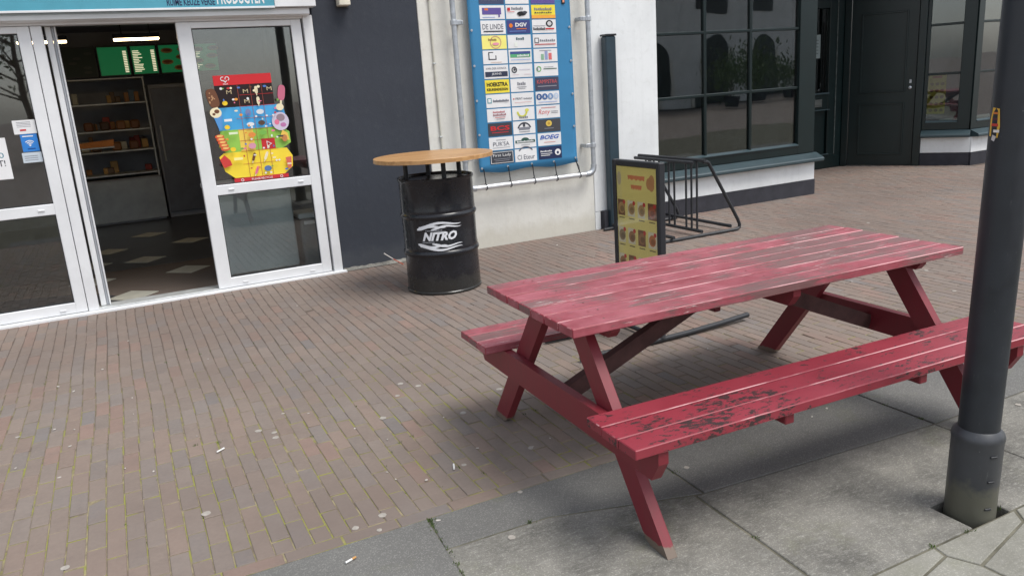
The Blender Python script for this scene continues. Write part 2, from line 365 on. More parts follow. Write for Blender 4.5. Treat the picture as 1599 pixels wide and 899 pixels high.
def wob(x, y): return .006*math.sin(y*1.9+x*.7)+.004*math.sin(y*4.3+x*2.1)
def und(x, y): return .0018*math.sin(x*2.3+y*1.1)+.0012*math.sin(x*.9-y*2.7)
def brick_tint(x, y):
    r = random.random()
    cs = [(129, 116, 107), (127, 116, 108), (131, 115, 105), (123, 115, 110), (126, 116, 109), (135, 113, 103), (117, 112, 110)]
    wts = [5, 5, 4, 3, 4, 1.2, .8]
    if y > -.5 or x > 2.6: wts = [5, 4, 5, 1.5, 2, 3.5, .5]      # redder courses along the walls
    c = random.choices(cs, wts)[0]; k = random.uniform(.97, 1.03)
    return S(*(min(255, v*k) for v in c))
bricks = []
bb = MB(); nxb, nyb = 130, 48
for i in range(nxb+1):
    for j in range(nyb+1): xa, ya = X0+(X1-X0)*i/nxb, -4.37+6.07*j/nyb; bb.v.append((xa, ya, und(xa, ya)-.0030))
for i in range(nxb):
    for j in range(nyb): k = i*(nyb+1)+j; bb.f.append((k, k+nyb+1, k+nyb+2, k+1)); bb.m.append(0)
bed = bb.build('brick_pavement', 'bed', None, True); tag(bed, kind='structure')
def brick_geo(cx, cy, L, Wd, ang, zt, tx, ty):
    """12 vertices: skirt, rim, worn top; 9 faces, no underside"""
    ca, sa = math.cos(ang), math.sin(ang); vs = []
    for ins, z in ((0, -.05), (0, -.003), (.0025, 0)):
        for a, b in ((-1, -1), (1, -1), (1, 1), (-1, 1)):
            u, v = a*(Wd/2-ins), b*(L/2-ins); vs.append((u*ca-v*sa, u*sa+v*ca, z+zt+u*tx+v*ty))
    return vs
BF = [(8, 9, 10, 11)]+[(i, (i+1) % 4, 4+(i+1) % 4, 4+i) for i in range(4)]+[(4+i, 4+(i+1) % 4, 8+(i+1) % 4, 8+i) for i in range(4)]
ncol = int((X1-X0)/.0665)
for i in range(ncol):
    xc = X0+.035+i*.0665; y = -4.303+(.1025 if i % 2 else 0)-.205+random.uniform(-.012, .012); ye = y_end(xc)
    while y < ye-.03:
        a = max(y, -4.303); b = min(y+.2, ye); L = b-a-.0012
        if L > .03:
            cy = (a+b)/2; yy = cy
            bricks.append((xc+wob(xc, yy)+random.gauss(0, .0008), cy, L-random.uniform(0, .003), .0640-random.uniform(0, .0020), random.gauss(0, .006)-wob(xc, yy+.1)*.0, und(xc, yy)+random.gauss(0, .0006), random.gauss(0, .008), random.gauss(0, .009)))
        y += .2052
x = X0
while x < X1:      # stretcher course along the slabs
    bricks.append((x+.1, -4.337, .199, .0615, R(90)+random.gauss(0, .006), und(x, -4.33)+random.gauss(0, .0008), random.gauss(0, .008), random.gauss(0, .009))); x += .2052
def brick_size(b):
    X, Y, Z = px((b[0], b[1], 0))
    if Z < .3 or not (-15 < X < 1615 and -15 < Y < 915): return 0
    tx0 = 1.25 < b[0] < 3.1 and -4.45 < b[1] < -3.3
    return (0.2 if tx0 else 1)*b[2]/(Z*Z*Z)
bricks.sort(key=brick_size, reverse=True)
for b in bricks[:300]:
    mb = MB().add(brick_geo(*b), BF); o = mb.build('brick', 'brick_o', bed, loc=(b[0], b[1], 0)); o.color = (*brick_tint(b[0], b[1]), 1)
mb = MB(); tints = []
for b in bricks[300:]:
    mb.add([(v[0]+b[0], v[1]+b[1], v[2]) for v in brick_geo(*b)], BF); tints.append(brick_tint(b[0], b[1]))
fo = mb.build('brick_field', 'brick_v', bed); fo['kind'] = 'stuff'
ca = fo.data.color_attributes.new('tint', 'FLOAT_COLOR', 'POINT')
ca.data.foreach_set('color', [c for t in tints for _ in range(12) for c in (*t, 1)])
# concrete slabs and kerb stones
sbm = MB()
for xa, xb, ya, yb in ((-6, 2.319, -9, -4.372), (2.519, 16, -9, -4.372), (2.319, 2.519, -5.279, -4.372), (2.319, 2.519, -9, -5.440)): sbm.add([(xa, ya, -.004), (xb, ya, -.004), (xb, yb, -.004), (xa, yb, -.004)], [(0, 1, 2, 3)])
sb = sbm.build('pavement', 'slab_joint'); tag(sb, kind='structure')
def slab(poly, m, dz=0., b=.0025): return MB().prism(poly, -.05, dz, 'z', b).build('paving_slab', m, sb)
g = .004
YA = -4.3735
slab([(-1.4, YA), (-1.4, -4.80), (-.302, -4.80), (-.302, YA)], 'slabA', -.001); slab([(-.295, YA), (-.295, -4.80), (.765, -4.80), (.79, YA)], 'slabA', .001)
slab([(.80, YA), (.777, -4.59), (1.17, -4.60), (1.74, -4.775), (1.75, YA)], 'slabA', .0)
slab([(1.758, YA), (1.748, -4.778), (2.10, -4.805), (2.916, -4.862), (2.922, YA)], 'slabA', .002)
for k in range(9):
    xa = 2.93+1.07*k; slab([(xa, YA), (xa, -4.862), (xa+1.063, -4.862), (xa+1.063, YA)], 'slabA', random.uniform(-.002, .002))
slab([(-.6, -4.807), (-.6, -5.435), (.765, -5.435), (.765, -4.807)], 'slabB')
slab([(.772, -4.598), (.772, -5.435), (1.672, -5.435), (1.702, -4.773), (1.165, -4.608)], 'slabB', -.001)
slab([(1.711, -4.783), (1.681, -5.437), (2.322, -5.437), (2.322, -5.282), (2.516, -5.282), (2.516, -5.437), (2.918, -5.437), (2.918, -4.869), (2.1, -4.812)], 'slabB', .001, .003)
for k in range(6):
    xa = 2.925+1.2*k; slab([(xa, -4.869), (xa, -5.437), (xa+1.192, -5.437), (xa+1.192, -4.869)], 'slabB')
kp = [[(.2, -5.445), (.2, -5.66), (1.1, -5.64), (1.1, -5.445)], [(1.107, -5.445), (1.107, -5.64), (1.95, -5.522), (2.108, -5.487), (2.118, -5.445)], [(2.127, -5.445), (2.118, -5.49), (2.158, -5.572), (2.49, -5.496), (2.53, -5.445)],
      [(1.107, -5.65), (1.107, -6.4), (2.2, -6.4), (2.15, -5.58), (2.11, -5.497), (1.95, -5.531)], [(2.162, -5.582), (2.21, -6.4), (3.3, -6.4), (3.3, -5.445), (2.545, -5.445), (2.5, -5.502)]]
for p in kp: slab(p, 'kerb', random.uniform(-.001, .002))
# grass and moss tufts in the slab joints: one uncountable mass
wd = MB()
def tuft(x, y, n, h, sp):
    for _ in range(n):
        a = random.uniform(0, 6.28); l = random.uniform(.4, 1)*h; bx, by = x+random.gauss(0, sp), y+random.gauss(0, sp); w_ = random.uniform(.0008, .002)
        dx, dy = math.cos(a), math.sin(a); ln = random.uniform(.2, .9)*l
        wd.add([(bx-dy*w_, by+dx*w_, -.01), (bx+dy*w_, by-dx*w_, -.01), (bx+dx*ln*.5+dy*w_*.7, by+dy*ln*.5-dx*w_*.7, l*.6), (bx+dx*ln, by+dy*ln, l*.75)], [(0, 1, 2, 3)])
for k in range(26): t = random.random(); tuft(.795-.025*t, -4.38-.4*t, random.randint(2, 7), .011, .005)
for xx, yy, n in ((.80, -4.39, 60), (.793, -4.43, 50), (2.12, -5.437, 40), (2.29, -5.44, 30), (1.755, -4.6, 30), (2.5, -5.40, 40), (1.69, -5.1, 24), (2.92, -4.62, 26), (2.92, -4.8, 20), (1.1, -4.597, 40), (.2, -3.2, 34), (.1, -3.17, 30)): tuft(xx, yy, n//2, .012, .008)
for k in range(420):
    i = random.randrange(ncol); xx = X0+.035+(i+.5)*.0665; yy = -1.2-random.random()**.7*3.0
    if -1.3 < xx < 1.6: tuft(xx+wob(xx, yy), yy, random.randint(3, 9), .006, .005)
tag(wd.build('joint_weeds', 'weed'), 'small green weeds and moss growing in the paving joints', 'weeds', kind='stuff')
# ================================================================== snack bar (dark building with sliding door)
sn = thing('snack_bar', 'anthracite rendered snack bar with white framed sliding glass doors standing open', 'building', (0, 0, 0))
box('wall', 'dark_wall', sn, 1.642, 2.575, .004, .30, -.02, 5.5, b=.006)
box('lintel_wall', 'dark_wall', sn, -6, 1.640, .012, .30, 2.19, 5.5, b=.006)
box('wall', 'dark_wall', sn, -6, -3.0, .006, .30, -.02, 2.188, b=.006)
MB().add([(1.655+.92*k/40, (-.035 if t else .0), (0.004 if t else .022+.012*random.random())) for k in range(41) for t in (0, 1)], [(2*k, 2*k+1, 2*k+3, 2*k+2) for k in range(40)]).build('mortar_fillet', 'slabB', sn)
fr = MB().bbox(1.562, 1.640, -.02, .10, .0, 2.188).bbox(-3.0, 1.560, -.02, .10, 2.162, 2.188).build('door_frame', 'white', sn)
MB().bbox(-3.0, 1.668, -.055, .12, -.02, .018, .004).build('threshold', 'white', sn); MB().bbox(-.33, .6, .0, .16, .0182, .028, .003).build('threshold_rail', 'alu', sn)
def leaf(name, x0, x1, y0, y1, mid, glassx, label=None):
    """upvc leaf: stiles, rails, panes, drainage caps"""
    z0, z1 = .022, 2.160; ga, gb = glassx
    rails = [(z0, .104), (mid[0], mid[1]), (2.112, z1)]
    l = MB().bbox(x0, ga, y0, y1, z0, z1).bbox(gb, x1, y0, y1, z0, z1)
    for a, b in rails: l.bbox(ga-.004, gb+.004, y0+.002, y1-.002, a, b)
    o = l.build(name, 'white', sn)
    for a, b in ((rails[0][1], rails[1][0]), (rails[1][1], rails[2][0])):
        MB().box(ga-.005, gb+.005, y0+.030, y0+.036, a-.005, b+.005).build('pane', 'glass', o)
        gk = MB(); t = .007
        gk.box(ga, ga+t, y0+.02, y0+.03, a, b).box(gb-t, gb, y0+.02, y0+.03, a, b).box(ga+t, gb-t, y0+.02, y0+.03, a, a+t).box(ga+t, gb-t, y0+.02, y0+.03, b-t, b).build('gasket', 'blackmat', o)
    for zz in (.055, (mid[0]+mid[1])/2):
        for xx in (ga+.09, gb-.11): MB().bbox(xx, xx+.045, y0-.006, y0+.002, zz-.006, zz+.006, .002).build('drain_cap', 'white', o)
    return o
leaf('door_leaf', .582, 1.545, -.005, .055, (.80, .882), (.690, 1.462))
leaf('fixed_panel', -1.75, -.405, -.005, .055, (.80, .882), (-1.62, -.486)); leaf('fixed_panel', -3.0, -1.76, -.005, .055, (.80, .882), (-2.9, -1.85))
MB().bbox(-.400, -.326, -.008, .055, .018, 2.160).build('mullion', 'white', sn)
MB().bbox(-.312, -.272, .066, .115, .03, 2.160).build('parked_leaf', 'white', sn); MB().bbox(-.270, -.252, .075, .106, .03, 2.160).build('leaf_seal', 'whitegrey', sn); MB().bbox(-.2515, -.240, .062, .118, .03, 2.160).build('leaf_edge', 'white', sn)
MB().bbox(1.528, 1.560, .07, .10, .02, 2.16).build('leaf_stop', 'whitegrey', sn)
gp = [(-.10, 2.192), (-.10, 2.222), (-.095, 2.238), (-.085, 2.243), (.01, 2.243), (.01, 2.19), (-.06, 2.178)]
MB().prism([(a, b) for a, b in gp], -3.0, 1.606, 'x').build('rain_strip', 'white', sn)
# room behind the doors
MB().box(-3.2, 2.4, .31, 6.2, -.03, -.004).build('interior_floor', pm('dark_floor_tile', S(66, 66, 70), .3, .5, var=.2, scale=3), sn)
MB().box(-3.2, 2.4, .31, 6.2, 2.62, 2.7).build('interior_ceiling', 'int', sn)
MB().box(-3.2, -3.1, .31, 6.2, -.004, 2.62).box(2.3, 2.4, .31, 6.2, -.004, 2.62).box(-3.1, 2.3, 6.1, 6.2, -.004, 2.62).build('interior_wall', 'dkint', sn)
tm = pm('pale_floor_tile', S(178, 176, 164), .35, .5, var=.08, scale=9)
for cx, cy in ((-.075, .42), (.437, 1.24), (.09, 2.14), (.61, 3.05), (-.40, 1.30), (-.26, 3.0), (.95, 2.10), (1.1, .45), (-.43, 2.2), (.2, 3.95)):
    MB().bbox(-.145, .145, -.145, .145, -.003, .0012, .001).build('floor_tile', tm, sn, loc=(cx, cy, 0), rot=(0, 0, R(47)))
rug = MB().bbox(-.9, 2.0, 4.35, 4.40, 2.60, 2.62)
# counter and display case
dc = thing('display_counter', 'dim glass fronted snack display counter with shelves inside the shop', 'counter', (.03, 5.35, 0))
box('front_panel', pm('counter_steel', S(150, 152, 152), .35, .5, .3, var=.1), dc, -.48, .49, -.02, .0, .03, .60); box('cabinet', 'dkint', dc, -.46, .47, .002, .55, .0, .62)
for z in (.66, .98, 1.26, 1.62, 1.95): box('shelf', 'alu', dc, -.48, .49, .05, .5, z, z+.022)
for xx in (-.47, .46): box('upright', 'alu', dc, xx, xx+.02, .02, .045, .62, 1.97, b=.002)
for k, (xx, zz) in enumerate(((-.3, 1.282), (-.1, 1.282), (.1, 1.282), (.28, 1.282), (-.25, 1.0), (.0, 1.0), (.22, 1.0))):
    MB().bbox(xx-.06, xx+.06, .1, .25, zz, zz+.12, .02).build('tray', flat((S(120, 80, 56), S(88, 66, 54), S(140, 96, 60))[k % 3]), dc)
for k in range(26):
    zz = random.choice((.685, 1.005, 1.285, 1.645)); xx = random.uniform(-.42, .43); h_ = random.uniform(.07, .2); w2 = random.uniform(.025, .05)
    MB().bbox(xx-w2, xx+w2, .27+.1*random.random(), .42, zz, zz+h_, .008).build('packet', flat(random.choice((S(190, 150, 90), S(150, 60, 50), S(200, 196, 180), S(90, 110, 130), S(170, 120, 70), S(110, 90, 70)))), dc)
hg = thing('bun_tray', 'orange brown tray of buns above the counter', 'tray', (-.2, 4.55, 1.10)); MB().prism([(-.2, 0), (.19, .0), (.21, .085), (-.19, .06)], 0, .12, 'y', .008).build('bun', pm('bread', S(196, 128, 74), .7, .2), hg)
box('bracket', 'alu', hg, -.19, .2, .0, .2, -.02, -.003)
fg = thing('fridge', 'dark upright fridge beside the display counter', 'fridge', (.95, 5.4, 0)); box('body', 'dkint', fg, -.40, .5, .01, .6, 0, 1.85); box('door', pm('fridge_door', S(96, 98, 108), .35), fg, -.38, .48, -.03, .008, .08, 1.80); MB().tube([(-.33, -.05, .8), (-.33, -.05, 1.3)], .012).build('handle', 'alu', fg)
cf = thing('chest_freezer', 'pale grey chest freezer just behind the lower glass of the door leaf', 'freezer', (1.02, .40, 0)); box('body', pm('freezer_grey', S(170, 176, 178), .4, var=.05), cf, -.36, .33, .0, .6, .04, .78, b=.01); box('lid', 'white', cf, -.37, .34, -.01, .61, .782, .83, b=.01); box('base', 'blackmat', cf, -.34, .31, .02, .58, .0, .038)
bn_ = thing('waste_bin', 'white waste bin with a handle beside the chest freezer', 'bin', (1.52, .45, 0)); box('body', pm('bin_grey', S(120, 128, 130), .5), bn_, -.11, .14, 0, .3, 0, .45, b=.02); box('lid', 'white', bn_, -.12, .15, -.01, .31, .452, .5, b=.01); box('handle', 'white', bn_, -.08, .02, -.03, -.012, .40, .43)
# menu boards, lit
ml = emit('menu_backlight_green', S(24, 120, 72), .18); md = flat(S(38, 56, 50))
for k, (a, b, lit) in enumerate(((-.415, -.02, 0), (-.005, .385, 1), (.40, .735, 1), (.75, 1.14, 1), (1.155, 1.53, 1))):
    lab = ('unlit dark menu board with faded pictures', 'menu board with one white price column glowing green', 'glowing green menu board full of white text lines', 'green menu board with golden snack pictures', 'green menu board seen through the glass door')[k]
    mo = thing('menu_board', lab, 'menu board', ((a+b)/2, 5.33, 1.98), group='menu boards above the counter')
    w_ = (b-a)/2; box('frame', 'blackmat', mo, -w_, w_, .0, .05, 0, .40); p = Print(facing(-.001)); p.rect(-w_+.015, .02, 2*w_-.03, .36, ml if lit else md)
    wt = emit('menu_text', S(235, 225, 190), .5) if 'menu_text' not in mt else mt['menu_text']; mt['menu_text'] = wt
    if k == 0:
        for q in range(5): p.ell(random.uniform(-.12, .12), .07+.06*q, .05, .018, flat(S(70, 74, 70)))
    if k in (1, 2):
        for q in range(13): p.rect(w_-.075, .05+.022*q, .045, .013, wt)
    if k in (2, 4):
        for q in range(13): p.rect(-w_+.03, .05+.022*q, random.uniform(.06, .12), .010, wt)
    if k in (3, 4):
        for q, (xx, zz) in enumerate(((-.08, .31), (.10, .22), (-.09, .16), (.06, .08), (.13, .32))): p.ell(xx, zz, .075, .034, flat(S(205, 160, 92))); p.ell(xx, zz+.004, .055, .02, flat(S(150, 84, 44)))
    p.build('print', mo)
lm = emit('lamp_tube', S(255, 222, 170), 7.)
for xx, yy, lab in ((.44, 3.6, 'lit ceiling strip light in the middle of the shop ceiling'), (-.52, 3.6, 'lit ceiling strip light half hidden by the door edge'), (2.05, 1.2, 'added ceiling strip light, unseen behind the anthracite wall, brightening the shop'), (-2.2, 1.6, 'added ceiling strip light, unseen at the far end, brightening the shop')):  # last two are added fill lights, out of view, to lift the dark interior
    cl = thing('ceiling_light', lab, 'ceiling light', (xx, yy, 2.33), group='strip lights in the shop'); box('diffuser', lm, cl, -.24, .24, -.06, .06, -.02, .0); box('housing', 'blackmat', cl, -.25, .25, -.07, .07, .001, .05); MB().tube([(-.15, 0, .05), (-.15, 0, .29)], .006).build('hanger', 'blackmat', cl); MB().tube([(.15, 0, .05), (.15, 0, .29)], .006).build('hanger', 'blackmat', cl)
# fascia sign
fs = thing('shop_sign', 'long teal fascia sign with white and navy lettering above the sliding doors', 'sign', (0, 0, 2.2475))
box('board', pm('teal_sign_face', TEAL, .4, .5, var=.04), fs, -5, 1.327, -.14, .01, .0, .62); box('end_cap', 'white', fs, 1.329, 1.656, -.142, .01, -.004, .62)
box('trim', 'white', fs, -5, 1.328, -.146, -.1405, -.012, .004, b=.002)
p = Print(facing(-.14)); p.text('RUIME KEUZE VERSE', .535, .018, .345, .052, NAVY, .02); p.text('PRODUCTEN', .895, .022, .355, .10, WHITE, .025)
p.ell(-.33, .36, .32, .285, WHITE, 40); p.ell(-.33, .37, .25, .22, flat(TEAL), 32); p.build('lettering', fs)
wb = thing('wall_lamp', 'small off-white wall lamp housing high on the anthracite wall', 'wall lamp', (1.91, 0, 2.25)); box('housing', pm('ivory_plastic', S(214, 208, 192), .5), wb, -.048, .048, -.10, .003, 0, .26, b=.006); box('back_plate', 'blackmat', wb, -.058, .056, -.004, .0035, -.012, .27, b=.001)
# stickers on the fixed glass
st = thing('wifi_sticker', 'blue wireless internet sticker on the fixed glass panel', 'sticker', (-.555, .024, 1.28)); p = Print(facing(0)); p.rect(-.053, 0, .108, .127, S(52, 128, 206))
for r_ in (.014, .026, .038): p.ring(0, .042, r_, .006, WHITE, 45, 135, 10)
p.ell(0, .044, .006, .006, WHITE, 10); p.rect(-.04, .108, .07, .008, WHITE); p.rect(-.02, .018, .05, .007, S(30, 80, 150)); p.build('print', st)
st = thing('paper_notice', 'small white printed card taped above the blue sticker', 'notice', (-.565, .024, 1.41)); p = Print(facing(0)); p.rect(-.075, 0, .15, .10, WHITE)
for q in range(4): p.rect(-.05, .05+.011*q, .09, .003, GRY)
p.rect(-.035, .022, .04, .012, RED); p.build('print', st)
st = thing('paper_notice', 'narrow pale strip of paper below the blue sticker', 'notice', (-.557, .024, 1.20)); p = Print(facing(0)); p.rect(-.064, 0, .128, .074, S(196, 206, 214))
for q in range(3): p.rect(-.05, .016+.015*q, .085, .004, GRY)
p.build('print', st)
st = thing('paper_notice', 'large white paper notice with dark capitals at the edge of the glass', 'notice', (-.86, .024, 1.095)); p = Print(facing(0)); p.rect(-.15, 0, .305, .30, WHITE)
p.text('2020', -.02, .155, .145, .04, S(70, 130, 150)); p.text('ECHT!', -.03, .095, .155, .045, DGR, .01); p.build('print', st)
# ice-cream poster inside the door glass
ip = thing('ice_cream_poster', 'colourful ice cream price poster with red header stuck on the door glass', 'poster', (1.03, .0235, .885))
MAR, SKY, LGR, YLW, PNK, BRN, CRM = S(40, 26, 28), S(76, 168, 222), S(150, 200, 84), S(246, 218, 64), S(226, 120, 150), S(112, 72, 50), S(238, 226, 190)
p = Print(facing(0))
p.rect(-.235, .62-.01, .455, .175, MAR)
p.poly([(-.25, .43), (-.22, .425), (.26, .425), (.30, .5), (.28, .61), (-.235, .61)], SKY); p.poly([(-.27, .3), (-.22, .25), (.22, .24), (.31, .29), (.31, .38), (.24, .43), (-.24, .43)], LGR)
p.poly([(-.28, .22), (-.25, .1), (-.18, .04), (.22, .03), (.30, .09), (.31, .18), (.27, .25), (-.24, .25)], YLW)
p.rect(.07, .25, .11, .09, RED); p.rect(-.10, .25, .115, .18, S(238, 206, 92)); p.rect(-.235, .785, .455, .078, S(208, 44, 50)); p.rect(-.19, .0, .445, .036, S(198, 50, 56))
for zz in (.61, .70): p.rect(-.05, zz, .27, .003, RED)
for zz in (.425, .335, .25, .145, .515): p.rect(-.1, zz, .3, .003, S(190, 96, 60))
for xx in (-.06, .04, .13): p.rect(xx, .04, .003, .74, S(176, 84, 70))
for a in (-1, 1): p.ring(-.145+a*.017, .835, .015, .006, WHITE, -60 if a > 0 else 60, 200 if a > 0 else -200+520, 12)
p.poly([(-.168, .828), (-.145, .803), (-.122, .828), (-.145, .815)], WHITE); p.text('OLA', -.165, .789, .04, .011, WHITE, .02)
p.text('PLEASE RECYCLE', -.05, .010, .17, .016, WHITE, .01); p.ring(.195, .018, .010, .004, WHITE, 0, 360, 9); p.ring(-.125, .018, .010, .004, WHITE, 0, 360, 9); p.ring(.125, .295, .024, .010, WHITE, 0, 360, 3)
def lolly(x, z, ang, w_, h, c, stick=True):
    ca, sa = math.cos(R(ang)), math.sin(R(ang)); f = lambda a, b: (x+a*ca-b*sa, z+a*sa+b*ca)
    if stick: p.poly([f(-w_*.14, -h*.75), f(w_*.14, -h*.75), f(w_*.14, 0), f(-w_*.14, 0)], CRM)
    p.poly([f(w_/2*math.copysign(abs(math.cos(t))**.6, math.cos(t)), h/2*math.copysign(abs(math.sin(t))**.7, math.sin(t))) for t in [2*math.pi*k/22 for k in range(22)]], c)
lolly(-.26, .69, 12, .085, .15, BRN); lolly(.285, .70, -10, .06, .125, S(198, 108, 132))
for q in range(12): p.ell(-.26+random.gauss(0, .016), .69+random.gauss(0, .035), .006, .005, S(196, 150, 110), 8)
for xx, zz, c in ((.085, .735, CRM), (.09, .65, CRM)): lolly(xx, zz, 0, .026, .06, c)
for xx, zz in ((-.13, .73), (.0, .65), (.0, .73), (.19, .74)): p.text('M', xx-.02, zz-.015, .04, .03, S(206, 188, 150))
p.poly([(-.28, .56), (-.21, .56), (-.22, .44), (-.245, .43)], S(88, 150, 210)); p.ell(-.255, .575, .045, .04, CRM); p.ell(-.245, .585, .02, .016, BRN); p.ell(-.27, .565, .012, .01, BRN)
p.ell(.245, .47, .07, .075, S(206, 196, 214)); p.ell(.25, .5, .035, .03, S(150, 130, 140)); p.ell(.215, .465, .02, .022, PNK); p.ell(.265, .44, .024, .018, S(190, 120, 170)); p.ell(.255, .585, .032, .028, CRM)
for q in range(5): p.ell(-.255+.008*q, .385-.025*q, .036, .017, S(216, 96, 60)); p.ell(-.252+.008*q, .39-.025*q, .024, .009, S(240, 190, 110))
p.poly([(-.28, .2), (-.255, .13), (-.19, .15), (-.2, .19), (-.24, .235)], S(206, 66, 60)); p.poly([(.22, .33), (.30, .31), (.29, .37), (.25, .4)], S(236, 196, 90)); p.ell(.26, .33, .022, .03, S(196, 130, 80))
p.poly([(.245, .17), (.295, .175), (.285, .08), (.255, .08)], S(214, 110, 92)); p.rect(.255, .11, .032, .012, CRM)
for xx, zz, ang, c in ((-.01, .2, -20, BRN), (.09, .2, -25, CRM), (.0, .09, -25, PNK)): lolly(xx, zz, ang, .022, .07, c)
p.ell(.09, .095, .03, .024, S(90, 120, 170)); p.ell(-.0, .38, .03, .02, S(226, 140, 70)); p.ell(.09, .39, .028, .018, S(120, 180, 80)); p.ell(-.01, .29, .03, .024, S(214, 150, 170)); p.ell(-.005, .56, .022, .03, S(120, 130, 170)); p.ell(.09, .56, .03, .02, (.7, .72, .74)); p.ell(.0, .465, .03, .016, WHITE); p.ell(.09, .47, .028, .02, S(90, 66, 56)); p.rect(-.2, .5, .06, .02, WHITE); p.rect(-.18, .395, .07, .018, S(226, 236, 200)); p.rect(-.17, .185, .07, .022, S(250, 240, 160)); p.rect(.2, .345, .05, .012, DGR)
for xx, zz in ((-.175, .645), (-.185, .455), (-.165, .275)): p.ell(xx, zz, .021, .018, S(244, 206, 50))
for q in range(14): p.ell(random.uniform(-.03, .2), random.choice((.06, .155, .265, .345, .44, .525, .62, .71)), .009, .008, WHITE, 10)
for q in range(44):
    xx = random.uniform(-.2, .25); zz = random.choice((.075, .11, .18, .215, .275, .31, .36, .40, .455, .5, .545, .58, .645, .67, .73, .76)); c_ = random.choice((WHITE, BRN, PNK, CRM, S(230, 150, 60), S(80, 120, 190), S(120, 170, 80), S(190, 60, 60)))
    p.ell(xx, zz, random.uniform(.006, .016), random.uniform(.005, .011), c_, 10)
p.build('print', ip)
# leaning stick
lsx = MB().tube([(2.02, -.05, .115), (2.09, -.09, .058)], .005, 8, 0).tube([(2.09, -.09, .058), (2.165, -.14, .004)], .005, 8, 1).build('stick', [flat(S(196, 190, 184)), flat(S(176, 92, 72))]); tag(lsx, 'thin red and white stick leaning against the anthracite wall', 'stick')
# ================================================================== cream building
cb = thing('cream_house', 'cream rendered house wall carrying the blue banner', 'building', (0, 0, 0))
MB().bbox(2.578, 4.328, .0, .30, -.02, 5.5, .004).build('wall', 'cream', cb)
# ================================================================== galvanised pipe frame, cables, banner
pf = thing('pipe_frame', 'galvanised steel pipe frame clamped to the cream wall around the banner', 'pipe frame', (2.872, -.10, .60))
def arc(c, r, a0, a1, n=6): return [(c[0]+r*math.cos(R(a0+(a1-a0)*k/n)), 0, c[2]+r*math.sin(R(a0+(a1-a0)*k/n))) for k in range(n+1)]
MB().tube([(0, 0, .055), (0, 0, 4.0)], .024, 12).build('upright', 'zinc', pf, True); MB().tube([(1.40, 0, .055), (1.40, 0, 4.0)], .024, 12).build('upright', 'zinc', pf, True)
MB().tube([(.06, 0, 0), (1.34, 0, 0)], .024, 12).build('bottom_rail', pm('bright_steel', (.72, .74, .76), .3, .5, .5, var=.06), pf, True)
MB().tube([(1.31, 0, 0)]+arc((1.33, 0, .07), .07, -90, 0)+[(1.40, 0, .09)], .030, 12).build('elbow', 'zinc', pf, True); MB().tube([(.09, 0, 0)]+arc((.07, 0, .07), .07, -90, -180)+[(0, 0, .09)], .030, 12).build('elbow', 'zinc', pf, True)
for xx in (0, 1.40):
    for zz in (.28, 1.485, 2.6):
        sg = -1 if xx == 0 else 1
        c_ = MB().lathe([(.031, zz-.022), (.033, zz-.018), (.033, zz+.018), (.031, zz+.022)], 12, (xx, 0)).bbox(min(xx-sg*.075, xx), max(xx-sg*.075, xx), -.012, .012, zz-.02, zz+.02).bbox(xx-sg*.075-.012, xx-sg*.075+.012, -.012, .098, zz-.018, zz+.018); c_.build('wall_clamp', 'zinc', pf)
cc = MB().tube([(2.69, -.014, .02), (2.692, -.016, .9), (2.688, -.014, 1.7), (2.69, -.015, 4)], .008, 8)
cb1 = tag(cc.build('cable_conduit', pm('cream_conduit', S(196, 194, 182), .6)), 'thin cream cable conduit running up the cream wall', 'conduit')
for zz in (.5, 1.1, 1.75, 2.3): MB().bbox(2.676, 2.704, -.026, .0, zz-.007, zz+.007, .002).build('clip', 'alu', cb1)
bn = thing('advertising_banner', 'blue banner printed with three columns of sponsor cards, roped to the pipe frame', 'banner', (3.56, -.075, .735))
bm_ = MB(); nx, nz = 26, 40
def bany(a, b): return .004*math.sin(a*7+b*2)+.006*math.sin(b*3.1+1)*math.cos(a*3)-.012*max(0, 1-b/.05)*math.cos(a*5.9)**2
bw, bh = .535, 2.6
for i in range(nx+1):
    for j in range(nz+1):
        a = -bw+2*bw*i/nx; b = bh*j/nz; bm_.v.append((a, bany(a, b), b+(.012*math.cos(a*11.5)-.01 if j == 0 else 0)-.012*a*(1-b/bh)))
for i in range(nx):
    for j in range(nz): k = i*(nz+1)+j; bm_.f.append((k, k+nz+1, k+nz+2, k+1)); bm_.m.append(0)
bo = bm_.build('banner_sheet', pm('banner_blue', S(58, 128, 172), .5, .4, var=.05, scale=3), bn, True)
so_ = bo.modifiers.new('thick', 'SOLIDIFY'); so_.thickness = .002
cols = [(-.418, .252), (-.152, .240), (.110, .255)]
C_ = lambda *e: e
T, RC, EL, RG = 't', 'r', 'e', 'o'
VIO, TXT, LBL = S(96, 82, 150), S(98, 100, 112), S(120, 150, 210)
